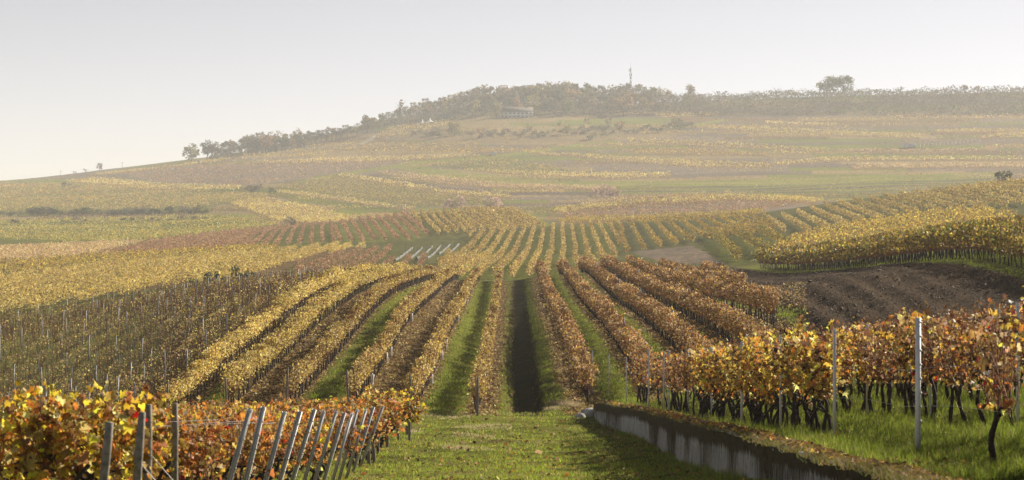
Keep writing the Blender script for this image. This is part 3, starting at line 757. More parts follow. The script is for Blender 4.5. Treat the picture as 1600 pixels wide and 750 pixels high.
for dx, dy, s, lb in ((-.1, .6, (.42, .5, .36), 'dark mossy stone lying at the far end of the wall'), (.55, .9, (.30, .35, .30), 'smaller dark stone behind the mossy stone at the wall end'), (-.5, -.1, (.25, .3, .22), 'flat stone fallen from the wall end onto the grass')):
    x, y = 3.15 + dx, 89.4 + dy
    rock('stone', (x, y, float(H(x, y))), s, rw, lb)

# ------------------------------------------------------------------ foreground vines
LOBE_A = np.array([-90, -60, -20, 0, 25, 50, 70, 90, 110, 130, 155, 180, 200, 240]) * np.pi / 180
LOBE_R = np.array([.18, .72, .95, .62, .98, .66, .72, 1.08, .72, .66, .98, .62, .95, .72])
def lobed(C, size, col, rng_):
    n = len(C); m = len(LOBE_A)
    nrm = rng_.normal(size=(n, 3)); nrm[:, 2] *= .7; nrm = unit(nrm)
    dn = np.tile([0, 0, -1.0], (n, 1)) + rng_.normal(0, .6, (n, 3))
    b_ = unit(dn - (dn * nrm).sum(1, keepdims=True) * nrm); a = np.cross(nrm, b_)
    r = LOBE_R[None] * np.exp(rng_.normal(0, .12, (n, m))) * .5 * size[:, None]
    lx = r * np.cos(LOBE_A); ly = r * np.sin(LOBE_A)
    fold = rng_.uniform(-.2, 1.1, n)[:, None]; cur = rng_.normal(0, 1.0, n)[:, None] / size[:, None]
    lz = fold * np.abs(lx) + cur * ly * ly + rng_.normal(0, .05, (n, m)) * size[:, None]
    P = C[:, None] + lx[..., None] * a[:, None] + ly[..., None] * b_[:, None] + lz[..., None] * nrm[:, None]
    V = np.concatenate([C[:, None], P], 1).reshape(-1, 3)
    base = (np.arange(n) * (m + 1))[:, None]; k = np.arange(m)[None]
    Ft = np.stack([np.repeat(base, m, 1), base + 1 + k, base + 1 + (k + 1) % m], -1).reshape(-1, 3)
    cc = np.repeat(col[:, None], m + 1, 1)
    cc[:, 1:] *= np.exp(rng_.normal(-.06, .15, (n, m, 1)))
    return V, Ft, np.clip(cc.reshape(-1, 3), .004, .85)

def make_vine(pal, nleaf, seed, leaf=.115, canes=13, lo=.78, hi=1.75, spread=.62, bent=.25, thick=.2, stems=1):
    r = np.random.default_rng(seed); nleaf = int(nleaf * r.uniform(.6, 1.25)); pal = [(a * r.uniform(.4, 1.7), b_) for a, b_ in pal]
    m = MB(); hb_ = r.uniform(.66, .8); bx = r.normal(0, bent) ; by = r.normal(0, .06)
    t = np.linspace(0, 1, 8)
    P = np.stack([bx * t ** 1.6 + .05 * np.sin(t * 7 + seed) * t, by * t + .04 * np.sin(t * 5 + 2 * seed), -.06 + (hb_ + .06) * t], 1)
    m.tube(P, (.042 - .014 * t) * (1 + .22 * np.sin(t * 23 + seed)) * r.uniform(.85, 1.2), 7)
    for s_ in range(stems - 1):
        ox = r.uniform(-.25, .25); ex = r.uniform(-.6, .6); tt = np.linspace(0, 1, 9)
        m.tube(np.stack([ox + (ex - ox) * tt + .12 * np.sin(tt * 6 + s_ * 2), .12 * np.sin(tt * 5 + s_), -.06 + (hb_ + .25) * tt], 1), (.036 - .016 * tt) * (1 + .25 * np.sin(tt * 21 + s_)), 6)
        m.tube(np.stack([ex * tt * .9, .1 * np.cos(tt * 7 + s_), hb_ * .55 + .5 * tt * r.uniform(.6, 1)], 1), .022 - .012 * tt, 5)
    starts = []
    for sgn in (-1, 1):
        tt = np.linspace(0, 1, 6); Ln = r.uniform(.45, .66)
        A = P[-1] + np.stack([sgn * Ln * tt, .03 * np.sin(tt * 6 + seed), .14 * np.sin(tt * 2.6) + .03 * np.sin(tt * 9)], 1)
        m.tube(A, .026 - .014 * tt, 6); starts += [A[k] for k in range(1, 6)]
    trunk = m.mesh('vine_trunk', M_BARK, True)
    c = MB(); pts = []
    for k in range(canes):
        s = starts[r.integers(len(starts))]; tt = np.linspace(0, 1, 5); hh = r.uniform(.55, 1.15) * (.72 if lo < .7 else 1.0)
        dr = r.normal(0, .16, 2)
        Q = s + np.stack([dr[0] * tt + .05 * np.sin(tt * 5 + k), dr[1] * tt + .04 * np.sin(tt * 4 + 2 * k), hh * tt - (.35 * hh * tt ** 3 if r.random() < .25 else 0)], 1)
        c.tube(Q, .0085 - .004 * tt, 3, False); pts.append(Q)
    canem = c.mesh('cane', M_CANE)
    pts = np.concatenate(pts)
    n1_ = int(nleaf * .6)
    C = np.concatenate([pts[r.integers(len(pts), size=n1_)] + r.normal(0, .07, (n1_, 3)),
                        np.stack([r.uniform(-spread, spread, nleaf - n1_), r.normal(0, thick, nleaf - n1_), lo + (hi - lo) * r.beta(1.6, 1.3, nleaf - n1_)], 1)])
    C = C[C[:, 2] > lo * .75]
    V, Ft, cc = lobed(C, leaf * np.exp(r.normal(0, .36, len(C))), pick(pal, len(C), r, .4), r)
    return trunk, canem, mesh_np('foliage', V, [Ft], M_LEAF, cc)

P_RY = [(7, (.64, .43, .07)), (2.5, PALE), (2.5, ORG), (2.5, BRN), (1.2, OCH), (1.4, (.10, .05, .03))]
P_RB = [(4, BRN), (3, OCH), (2.6, (.62, .40, .06)), (1.8, RUST), (1.8, DRY), (.15, RED), (1.6, (.10, .05, .03)), (1.6, TAN)]
P_LY = [(7, (.62, .44, .04)), (2.5, PALE), (2.2, OCH), (2.4, ORG), (2.2, BRN), (.8, RUST)]
P_LO = [(3, ORG), (2.5, RUST), (2.5, OCH), (2, GOLD), (2, BRN), (1.5, DRY), (.12, RED)]
KIND = {}
for key, pal, nl, lf, cn, ns in (('ry', P_RY, 400, .10, 18, 4), ('rb', P_RB, 225, .085, 34, 7), ('ly', P_LY, 640, .098, 18, 5), ('lo', P_LO, 330, .09, 40, 6)):
    KIND[key] = [make_vine(pal, nl, 100 + 17 * k + len(KIND) * 7, lf, cn, lo=.8 if key[0] == 'r' else .45, hi=1.85 if key[0] == 'r' else 1.62, bent=.3, stems=(3 if k % 2 else 2) if key == 'ry' else (2 if key[0] == 'l' else 1 + (k == 2))) for k in range(ns)]

def put_vine(key, x, y, rz, label, group, sc_=1.0):
    tr, cn, fo = KIND[key][rng.integers(len(KIND[key]))]
    root = empty('grapevine', (x, y, float(H(x, y))), label, 'grapevine', group, (0, 0, rz + (math.pi if rng.random() < .5 else 0)))
    root.scale = (1, 1, sc_)
    for nm, me in (('trunk', tr), ('cane', cn), ('foliage', fo)): link(nm, me, root)
    return root

row_x = lambda y, j: 6.3 - .0145 * y + 2.15 * j
WORD_ROW = ['in the row along the wall', 'in the second row above the wall', 'in the third row above the wall', 'in the fourth row above the wall', 'in the fifth row above the wall', 'in the sixth row above the wall']
for j in range(6):
    y = [28.4, 29, 40, 50, 60, 70][j]; c = 0
    while y < 91:
        x = float(row_x(y, j)) + rng.normal(0, .04)
        if not (j == 0 and 29 < y < 40.6) and x < .232 * y + 2.6 and not (j == 0 and y > 77 and rng.random() < .4):
            c += 1
            key = 'ry' if (j == 0 and 40 < y < 66) or (j == 1 and rng.random() < .2) else 'rb'
            put_vine(key, x, y, math.pi / 2, f'{"golden" if key == "ry" else "brown-leaved"} vine {WORD_ROW[j]}, {nth(c)} from its near end', 'vines above the wall', rng.uniform(.88, 1.1))
        y += 1.22 + rng.normal(0, .06)

LROWS = [24.4 + 2.3 * k for k in range(21)]
for k, y in enumerate(LROWS):
    xe = -4.5 if k < 2 else -4.35
    if k >= 14: xe = -3.85
    x = xe; c = 0
    lim = -.232 * y - .6
    if k > 14: lim = max(lim, -11)
    while x > lim:
        c += 1
        key = 'ly' if k < 2 or (k in (2,) and c > 2) else ('lo' if rng.random() < .8 or k < 8 else 'ly')
        put_vine(key, x, y + rng.normal(0, .05), 0, f'{"yellow" if key == "ly" else "orange-brown"} vine in the {nth(k + 1)} cross row left of the path, {nth(c)} from the path', 'vines left of the path', rng.uniform(.9, 1.06) * (1.04 if k < 2 else .96))
        x -= 1.2 + rng.normal(0, .07)

# ------------------------------------------------------------------ posts and wires
def u_post(name, h, wd, dp, mat, hooks=True):
    m = MB(); t = .006
    m.box(-wd / 2, wd / 2, -t / 2, t / 2, -.3, h); m.box(-wd / 2 - t, -wd / 2 - .0003, -dp, t / 2, -.3, h - .002); m.box(wd / 2 + .0003, wd / 2 + t, -dp, t / 2, -.3, h - .002)
    if hooks:
        for z in np.arange(.5, h - .05, .2):
            for s in (-1, 1): m.box(s * (wd / 2 + t) - .008, s * (wd / 2 + t) + .008, -dp - .012, -dp * .5, z, z + .03)
    return m.mesh(name, mat)
def wood_post(name, h, r, seed):
    r_ = np.random.default_rng(seed); t = np.linspace(0, 1, 7); m = MB()
    P = np.stack([.015 * np.sin(t * 4 + seed), .015 * np.cos(t * 3 + seed), -.3 + (h + .3) * t], 1)
    rad = r * (1 + .05 * r_.normal(size=7)); rad[-1] *= .82
    m.tube(P, rad, 9); return m.mesh(name, M_WOOD)
STEEL = u_post('trellis_post', 1.98, .06, .04, M_STEEL)
STEEL_S = u_post('trellis_post', 1.72, .055, .04, M_STEEL)
THIN = u_post('thin_post', 1.75, .05, .045, M_THIN, False)
WOODS = [wood_post('wooden_post', 1.35 + .08 * k, .045, k) for k in range(4)]
def put_post(me, x, y, label, group, rot=(0, 0, 0), name='trellis_post', sz=1.0, zoff=0.0):
    o = link(name, me, None, (x, y, float(H(x, y)) + zoff)); o.rotation_euler = rot; o.scale = (1, 1, sz)
    return tag(o, label, 'post', group)
for c, y in enumerate([32.7, 40.4, 47.6, 54.6, 61.5, 68.6, 75.4]):
    x = float(row_x(y, 0)) - .08
    put_post(STEEL, x, y, f'grey steel post in the vine row along the wall, {nth(c + 1)} from its near end', 'steel posts above the wall', (0, rng.normal(0, .012), math.pi / 2 + rng.normal(0, .3)))
for j, ys in ((1, [36.2, 43.2, 50.2, 57.2, 64, 71, 78]), (2, [47, 55, 63, 71, 79]), (3, [57, 66, 75, 84])):
    for c, y in enumerate(ys):
        put_post(STEEL, float(row_x(y, j)), y, f'grey steel post {WORD_ROW[j]}, {nth(c + 1)} from its near end', 'steel posts above the wall', (0, rng.normal(0, .015), math.pi / 2 + rng.normal(0, .3)))
for c, (u, v, h) in enumerate([(925, 614, 66), (951, 619, 65), (978, 631, 73), (1013, 640, 95), (1036, 646, 97)]):
    g = ground_at(u, v, 60, 120)[0]; s = h * g[1] / F / 1.98
    put_post(STEEL, g[0], g[1], f'grey end post standing in the grass behind the wall, {nth(c + 1)} from the wall end', 'end posts behind the wall', (0, rng.normal(0, .01), math.pi / 2), sz=s)
LEAN = math.atan2(.47, 1.57)
for k in range(13):
    y = 29.0 + 2.3 * k; h = 1.60
    put_post(STEEL_S, -3.28 - .47, y, f'slanting grey steel end post beside the path, {nth(k + 1)} from the near end', 'slanting end posts left of the path', (rng.normal(0, .02), LEAN + rng.normal(0, .03), rng.normal(0, .1)), sz=h / 1.72 / math.cos(LEAN) * .985)
for k, (x, y, lean, lb) in enumerate([(-4.12, 22.6, .14, 'weathered wooden post leaning among yellow leaves, farthest from the path'), (-3.98, 24.1, .09, 'weathered wooden post under the red leaves, leaning towards the path'), (-3.86, 24.5, .0, 'upright weathered wooden post close beside the leaning one'), (-3.90, 26.8, -.02, 'weathered wooden post half hidden by a yellow vine')]):
    put_post(WOODS[k], x, y, lb, 'wooden posts at the vine row ends', (0, lean, 0), 'wooden_post')
for k, (u, v) in enumerate([(582, 727), (590, 722), (596, 709), (628, 688), (644, 692), (640, 680), (610, 700)]):
    g = ground_at(u, v, 40, 95)[0]
    put_post(WOODS[k % 4], g[0] - .1, g[1], f'thin dark wooden stake at the far vine row ends, {nth(k + 1)} along', 'dark stakes at the far row ends', (0, rng.normal(0, .05), 0), 'wooden_stake')
# end posts of the main rows
for k in range(6):
    x = -1.4 - 2.62 * k; y = [91.2, 92.2, 93.7, 94.7, 95.7, 96.7][k]
    put_post(WOODS[k % 4], x + .02, y, f'dark wooden end post at the foot of a yellow row, {nth(k + 1)} from the furrow', 'end posts of the main vineyard', (0, rng.normal(0, .03), 0), 'wooden_post', 1.12)
for k in range(1, 7):
    x = 3.2 + 2.62 * k; y = max(118, float(np.interp(x, [12.6, 13.4, 18, 22.4], [104, 119, 194, 258])) if x > 12.6 else 0) + rng.uniform(0, 10); c = 0
    while y < [284, 284, 284, 284, 270, 250, 226][k]:
        c += 1
        put_post(THIN, x + rng.normal(0, .05), y, f'grey post standing in the {nth(k + 1)} brown row from the furrow, {nth(c)} from its near end', 'posts in the brown rows', (rng.normal(0, .02), rng.normal(0, .02), rng.uniform(0, 3)), sz=1.12)
        y += rng.uniform(24, 32)
# the staked field
cnt = 0
for k in range(13):
    x = -17.2 - 2.7 * k
    y = max(103, -x * 3600 / 850) + rng.uniform(0, 5); c = 0
    while y < float(np.interp(k, [0, 12], [270, 225])):
        c += 1; cnt += 1
        put_post(THIN, x + rng.normal(0, .05), y, f'thin grey post in the {nth(k + 1)} leafless staked row, {nth(c)} from its near end', 'posts of the leafless staked field', (rng.normal(0, .03), rng.normal(0, .03), rng.uniform(0, 3)), sz=rng.uniform(.92, 1.1))
        y += 8.2
print('staked posts', cnt)
def wire(pts, label, group, r=.0035):
    P = np.array(pts, float); m = MB(); m.tube(P - P[0], r, 3)
    return tag(link('trellis_wire', m.mesh('trellis_wire', M_WIRE), None, tuple(P[0])), label, 'wire', group)
for j in range(2):
    for hname, hh in (('lowest', .72), ('middle', 1.25), ('top', 1.85)):
        ys = np.arange(27, 78, 3.5); xs = row_x(ys, j)
        wire(np.stack([xs - .05, ys, I1(TERR, ys) * 0 + H(xs, ys) + hh - .02 * np.sin(ys)], 1), f'{hname} wire strung along the vine row {["by the wall", "second above the wall"][j]}', 'trellis wires above the wall')
for k in (1, 2, 3, 4):
    y = 24.4 + 2.3 * k
    wire([(-9, y, float(H(-9, y)) + 1.35), (-6, y, float(H(-6, y)) + 1.33), (-3.4, y, float(H(-3.4, y)) + 1.38)], f'thin wire of the {nth(k + 1)} cross row left of the path', 'wires left of the path')
for k, (x, y) in enumerate([(-3.98, 24.1), (-3.86, 24.5)]):
    wire([(x, y, float(H(x, y)) + 1.0), (x + .9, y - .3, float(H(x + .9, y - .3)) - .02)], ['slack anchor wire running down from the leaning wooden post', 'slack anchor wire running down from the upright wooden post'][k], 'anchor wires', .004)

# white sleeves on young vines
for k, (u, v) in enumerate([(633, 498), (598, 556), (576, 600), (572, 601), (652, 552), (635, 594), (731, 478), (743, 457), (626, 570), (668, 655), (722, 505), (702, 545)]):
    g = ground_at(u, v, 91, 280)[0]; kk = int(round((-1.4 - g[0]) / 2.62)); x = -1.4 - 2.62 * kk + .14; y = g[1]
    m = MB(); th = np.linspace(0, 2 * np.pi, 9)[:-1]
    m.tube([(0, 0, -.03), (.01, 0, .2), (.02, .01, .5)], [.055, .05, .055], 8)
    o = link('vine_sleeve', m.mesh('vine_sleeve', M_WHITE), None, (x, y, float(H(x, y)))); o.rotation_euler = (0, rng.normal(0, .06), 0)
    tag(o, f'white plastic sleeve on a young vine, {nth(k + 1)} of the twelve in the yellow rows', 'vine sleeve', 'white vine sleeves')

# white covered rows in the hollow
for k, ((u0, v0), (u1, v1)) in enumerate([((617, 408), (644, 388)), ((631, 411), (659, 388)), ((651, 405), (675, 386)), ((667, 404), (688, 385)), ((685, 398), (703, 383)), ((701, 397), (717, 382))]):
    g = ground_at([u0, u1], [v0, v1], 290, 700); n = 26; t = np.linspace(0, 1, n)
    x = g[0, 0] + (g[1, 0] - g[0, 0]) * t; y = g[0, 1] + (g[1, 1] - g[0, 1]) * t; z = H(x, y)
    pr = [(-.22, -.05), (-.2, .25), (-.08, .38), (.08, .38), (.2, .25), (.22, -.05)]; V = []
    for a_, h_ in pr: V.append(np.stack([x + a_ * (1 + .1 * rng.normal(size=n)), y, z + h_ * (1 + .12 * rng.normal(size=n))], 1))
    V = np.stack(V, 1).reshape(-1, 3); i = np.arange(n - 1)[:, None] * 6; j = np.arange(5)[None]
    o = (float(x[0]), float(y[0]), float(z[0]))
    ob = link('netted_vine_row', mesh_np('netted_vine_row', V - np.asarray(o), [np.stack([i + j, i + j + 1, i + 7 + j, i + 6 + j], -1).reshape(-1, 4)], M_NET, smooth=True), None, o)
    tag(ob, f'white covered vine row in the hollow below the ridge, {nth(k + 1)} of the six', 'covered vine row', 'white covered rows')
    for c, f in enumerate((.02, .35, .7)):
        xx, yy_ = g[0] + (g[1] - g[0]) * f
        put_post(THIN, xx + .8, yy_, f'grey post beside the {nth(k + 1)} white covered row, {nth(c + 1)} from its near end', 'posts between the white covered rows', sz=1.35)

# ------------------------------------------------------------------ grass, litter, clods
def blades(x, y, h, wd, col, rng_, lean=.35):
    n = len(x); z = H(x, y); th = rng_.uniform(0, 2 * np.pi, n)
    dx, dy = np.cos(th) * wd / 2, np.sin(th) * wd / 2
    lx, ly = rng_.normal(0, lean, n) * h, rng_.normal(0, lean, n) * h
    b0 = np.stack([x - dx, y - dy, z - .01], 1); b1 = np.stack([x + dx, y + dy, z - .01], 1); tp = np.stack([x + lx, y + ly, z + h], 1)
    return np.stack([b0, b1, tp], 1).reshape(-1, 3), np.arange(3 * n).reshape(n, 3), np.repeat(col, 3, 0)
def scatter(n, u0, u1, y0, y1):
    u = rng.uniform(u0, u1, n); l = 1 / rng.uniform(1 / y1, 1 / y0, n)
    return (u - 800) / F * l, l
def grass(name, n, u0, u1, y0, y1, cond, hmin, hmax, pal, label, wk=1.0):
    x, y = scatter(n, u0, u1, y0, y1); m = cond(x, y); x, y = x[m], y[m]
    cl = fbm(x * 1.3, y * 1.3, 3); m = rng.random(len(x)) < np.clip(.65 + cl, .1, 1); x, y, cl = x[m], y[m], cl[m]
    h = (hmin + (hmax - hmin) * rng.random(len(x)) ** 1.5) * np.clip(1 + .9 * cl, .4, 1.8)
    wd = .011 * np.sqrt(y / 40) * wk
    V, Ft, c = blades(x, y, h, wd * np.exp(rng.normal(0, .25, len(x))), pick(pal, len(x), rng, .25), rng)
    setting(link(name, mesh_np(name, V, [Ft], M_GRASS, c)), 'stuff', label)
PG = [(4, (.22, .295, .026)), (3, (.28, .345, .036)), (1.5, (.12, .14, .02)), (1.2, (.34, .29, .11)), (.5, (.34, .26, .13))]
PGD = [(4, (.165, .215, .022)), (3, (.215, .26, .028)), (2, (.09, .12, .018)), (.8, (.30, .26, .10))]
grass('path_grass', 420000, 380, 1420, 34, 97, lambda x, y: (x < wall_x(y) + .05), .035, .09, PG, 'short lit grass of the path between vines and wall')
x, y = scatter(26000, 900, 1640, 22, 90); y = np.sort(y); x = wall_x(y) + rng.normal(.1, .12, len(y)); m = fbm(y * .9, y * 0 + 4, 3) > -.15; x, y = x[m], y[m]
V, Ft, c = blades(x, y, rng.uniform(.03, .11, len(y)), .012, pick([(3, (.16, .14, .035)), (2, (.1, .12, .025)), (2, (.2, .13, .06))], len(y), rng), rng, .9)
V[:, 2] += np.repeat(np.interp(y, wy, top) + .04 - H(x, y), 3)
setting(link('wall_moss', mesh_np('wall_moss', V, [Ft], M_GRASS, c)), 'stuff', 'moss and thin weeds spilling over the top edge of the wall')
grass('wall_foot_grass', 60000, 900, 1300, 40, 92, lambda x, y: (x < wall_x(y) + .02) & (x > wall_x(y) - .5), .06, .22, PG, 'longer grass along the foot of the retaining wall')
grass('terrace_grass', 260000, 930, 1640, 26, 96, lambda x, y: (x > wall_x(y) + .45) & (rng.random(len(x)) < sstep(.2, 1.4, x - wall_x(y)) * .9 + .1), .06, .2, PGD, 'long green grass under the vines above the wall')
def strips(x, y):
    r = np.zeros(len(x), bool)
    for xa, xb in [(-3.75, -1.9), (-9.0, -7.0), (-14.0, -12.3), (3.75, 5.3), (6.4, 7.9), (9.0, 10.4), (11.6, 13.0), (14.2, 15.6), (1.2, 2.2), (-.6, 0.05)]:
        r |= (x > xa + rng.normal(0, .15, len(x))) & (x < xb + rng.normal(0, .15, len(x)))
    return r
grass('strip_grass', 420000, 250, 1260, 91, 262, strips, .04, .13, PGD, 'mown grass strips between the vine rows of the main vineyard', 1.6)
grass('field_grass', 200000, -40, 640, 98, 270, lambda x, y: (x < -15.7) & (fbm(x * .4 + 9, y * .15, 3) > -.25), .05, .16, [(3, (.10, .13, .03)), (2, (.14, .14, .04)), (1.5, (.2, .14, .06))], 'patchy grass under the leafless staked vines', 1.7)
grass('verge_grass', 60000, 1180, 1690, 112, 262, lambda x, y: (x > 26.7), .06, .16, PGD, 'green grass under the tall rows beyond the plough', 1.8)
def litter(name, n, u0, u1, y0, y1, cond, size, pal, label):
    x, y = scatter(n, u0, u1, y0, y1); m = cond(x, y); x, y = x[m], y[m]
    C = np.stack([x, y, H(x, y) + rng.uniform(.008, .05, len(x))], 1)
    V, Fq, c = quads(C, size * np.sqrt(y / 60) * np.exp(rng.normal(0, .3, len(x))), pick(pal, len(x), rng, .3), rng, flat=.5, aspect=.95)
    setting(link(name, mesh_np(name, V, [Fq], M_LITTER, c)), 'stuff', label)
PLT = [(3, OCH), (3, GOLD), (3, BRN), (2, TAN), (2, (.09, .05, .03)), (1, RUST)]
litter('wall_leaf_litter', 26000, 930, 1640, 26, 92, lambda x, y: (x > wall_x(y) + .06) & (x < wall_x(y) + 2.6) & (rng.random(len(x)) < sstep(2.6, .6, x - wall_x(y)) * (.4 + .6 * (np.abs(y - 55) < 18))), .085, PLT, 'fallen orange leaves along the top of the wall')
litter('path_leaf_litter', 7000, 500, 1420, 34, 97, lambda x, y: (x < wall_x(y)), .08, PLT, 'a few fallen leaves on the path grass')
litter('row_leaf_litter', 150000, 250, 1260, 91, 262, lambda x, y: (x < .0) & ~strips(x, y) | (x > 2.0) & ~strips(x, y) & (x < 20), .07, [(3, OCH), (3, PALE), (4, BRN), (3, TAN), (2, (.09, .055, .03))], 'fallen leaves on the soil between the main vine rows')
litter('field_leaf_litter', 30000, -40, 640, 98, 270, lambda x, y: (x < -15.7), .09, [(2, OCH), (1.5, GOLD), (4, BRN), (2, PALE)], 'scattered fallen leaves in the leafless staked field')
x, y = scatter(9000, 930, 1640, 22, 88); m = (rng.random(len(x)) < .9); y = y[m]; x = wall_x(y) + rng.uniform(0.02, .42, len(y)); C = np.stack([x, y, np.interp(y, wy, top) + .05 + rng.uniform(.0, .05, len(y))], 1)
V, Fq, c = quads(C, .085 * np.sqrt(y / 60) * np.exp(rng.normal(0, .3, len(y))), pick(PLT, len(y), rng, .3), rng, flat=.5, aspect=.95)
setting(link('coping_leaf_litter', mesh_np('coping_leaf_litter', V, [Fq], M_LITTER, c)), 'stuff', 'fallen leaves lying on top of the retaining wall')
x, y = scatter(22000, 1130, 1690, 104, 262)
m = (x > np.interp(y, [95, 115, 190, 254, 300], [12.6, 13.4, 17.4, 20.0, 22.0])) & (x < 26.9); x, y = x[m], y[m]
C = np.stack([x, y, H(x, y) + .02], 1); n = len(C)
T = np.array([(1, 0, 0), (-.5, .87, 0), (-.5, -.87, 0), (0, 0, .8)]); s = .035 * np.exp(rng.normal(0, .5, n))
V = C[:, None] + (T[None] + rng.normal(0, .3, (n, 4, 3))) * s[:, None, None]; b_ = np.arange(n)[:, None, None] * 4
Ft = (b_ + np.array([(0, 1, 3), (1, 2, 3), (2, 0, 3)])[None]).reshape(-1, 3)
setting(link('soil_clods', mesh_np('soil_clods', V.reshape(-1, 3), [Ft], M_CLOD)), 'stuff', 'rough clods of the freshly ploughed dark field')
def tuft(x, y, n, h, label, pal, sp):
    xx = x + rng.normal(0, sp, n); yy = y + rng.normal(0, sp * .7, n)
    V, Ft, c = blades(xx, yy, h * rng.uniform(.5, 1.2, n), .012, pick(pal, n, rng, .2), rng, .55)
    o = np.array((x, y, float(H(x, y))))
    tag(link('grass_tuft', mesh_np('grass_tuft', V - o, [Ft], M_GRASS, c), None, tuple(o)), label, 'grass tuft')
PS = [(3, (.50, .40, .26)), (2, (.40, .31, .18)), (1, (.25, .22, .1))]
g = ground_at([882, 862, 706, 690], [634, 640, 664, 668], 60, 110)
tuft(*g[0], 1100, .26, 'tall pale straw-coloured grass tuft beside the wall end', PS, .33)
tuft(*g[1], 400, .16, 'low dry grass tuft between the furrow and the tall pale tuft', PS, .22)
grass('dry_grass', 26000, 640, 800, 66, 96, lambda x, y: (fbm(x * .8 + 4, y * .4, 2) > .2), .04, .1, PS, 'dry straw patches on the path near the yellow row ends')

# ------------------------------------------------------------------ trees and shrubs
TP = {
 'grey': [(4, (.19, .155, .115)), (3, (.16, .145, .09)), (1, (.2, .15, .09))],
 'olive': [(4, (.16, .165, .06)), (3, (.21, .19, .065)), (1, (.22, .17, .06))],
 'dark': [(4, (.07, .085, .04)), (3, (.10, .11, .045)), (1, (.12, .10, .05))],
 'orange': [(4, (.34, .21, .11)), (2, (.29, .2, .11)), (1, (.22, .15, .08))],
 'yellow': [(4, (.36, .28, .08)), (2, (.26, .22, .07)), (1, (.2, .15, .06))],
 'ochre': [(4, (.24, .17, .07)), (3, (.18, .14, .06)), (1, (.3, .2, .08))],
 'pinkish': [(4, (.52, .37, .29)), (2, (.42, .3, .22))],
 'green': [(4, (.10, .135, .045)), (2, (.15, .16, .05))],
}
def crown_mesh(seed, pal, nq=520, rx=.36, z0=.08, lobes=11, leaf=.075, hollow=.25, conic=0.0):
    """crown for a tree of height 1"""
    r = np.random.default_rng(seed); P = []
    for k in range(lobes):
        f = r.random(); zc = z0 + (1 - z0) * (.2 + .68 * f)
        rad = rx * (.35 + .3 * r.random()) * (1 - conic * f)
        th = r.uniform(0, 6.28); off = rx * (.68 - .35 * abs(f - .4)) * (1 - conic * f)
        n = int(nq / lobes); d = unit(r.normal(size=(n, 3))) * (hollow + (1 - hollow) * r.random((n, 1)) ** .6)
        P.append(np.array([math.cos(th) * off, math.sin(th) * off, zc]) + d * rad * np.array([1, 1, .85]))
    C = np.concatenate(P); C = C[(C[:, 2] > z0 * .8)]; C[:, 2] = np.minimum(C[:, 2], .99 + .03 * r.normal(size=len(C)))
    V, Fq, c = quads(C, leaf * np.exp(r.normal(0, .3, len(C))), pick(pal, len(C), r, .25), r)
    return mesh_np('crown', V, [Fq], M_TREE, c)
def limb_mesh(seed, h=.62, r0=.028, n=6, rx=.3):
    r = np.random.default_rng(seed); m = MB(); t = np.linspace(0, 1, 5)
    m.tube(np.stack([.03 * np.sin(t * 3 + seed), .03 * np.cos(t * 4 + seed), -.03 + h * t], 1), r0 * (1 - .6 * t), 6)
    for k in range(n):
        z = r.uniform(.22, .58) * h / .62; th = k * 2.4 + r.normal(0, .3); L_ = r.uniform(.2, .36)
        m.tube([(0, 0, z), (math.cos(th) * L_ * rx / .3 * .5, math.sin(th) * L_ * rx / .3 * .5, z + L_ * .55), (math.cos(th) * L_ * rx / .3 * .9, math.sin(th) * L_ * rx / .3 * .9, z + L_ * 1.1)], [r0 * .5, r0 * .3, r0 * .12], 4)
    return m.mesh('trunk', M_TREEBARK)
def bare_mesh(seed, depth=4):
    r = np.random.default_rng(seed); m = MB()
    def br(p, d, L_, rad, k):
        q = p + d * L_; mid = (p + q) / 2 + r.normal(0, .04, 3) * L_
        m.tube([p, mid, q], [rad, rad * .8, rad * .62], 4 if k < 2 else 3, False)
        if k >= depth: return
        for _ in range(3 if k else 5):
            nd = unit(d + r.normal(0, .55, 3) + np.array([0, 0, .12])); br(p + (q - p) * r.uniform(.55, 1), nd, L_ * r.uniform(.62, .82), rad * .58, k + 1)
    br(np.array([0, 0, -.03]), np.array([0, 0, 1.0]), .32, .03, 0)
    return m.mesh('trunk', M_TREEBARK)
LIMBS = [limb_mesh(k) for k in range(4)]
BAREM = [bare_mesh(k + 5) for k in range(3)]
CROWN = {k: [crown_mesh(20 + 3 * i + 7 * s, TP[k], hollow=.2) for s in range(3)] for i, k in enumerate(TP)}
CROWN['wispy'] = [crown_mesh(90 + s, TP['grey'], 170, .38, .25, 9, .06, .1) for s in range(3)]
CROWN['round'] = [crown_mesh(77 + s, TP['green'], 1500, .46, .06, 16, .055, .1) for s in range(2)]
CROWN['poplar'] = [crown_mesh(70, TP['ochre'], 300, .13, .05, 14, .05, .1, .6)]
SHRUB = {k: [crown_mesh(40 + 5 * i + s, TP[k], 260, .62, .0, 8, .14, .2) for s in range(2)] for i, k in enumerate(TP)}
STEM = limb_mesh(9, .5, .02, 4, .5)
def put_tree(kind, x, y, h, label, group=None, wide=1.0, name='tree'):
    root = empty(name, (x, y, float(H(x, y)) - .1), label, 'tree', group, (0, 0, rng.uniform(0, 6.28)))
    root.scale = (h * wide, h * wide, h)
    link('trunk', LIMBS[rng.integers(4)] if kind != 'wispy' else BAREM[rng.integers(3)], root)
    link('crown', CROWN[kind][rng.integers(len(CROWN[kind]))], root)
    return root
def put_bare(x, y, h, label, group=None, wide=1.0):
    root = empty('bare_tree', (x, y, float(H(x, y)) - .1), label, 'tree', group, (0, 0, rng.uniform(0, 6.28))); root.scale = (h * wide, h * wide, h)
    link('trunk', BAREM[rng.integers(3)], root)
    return root
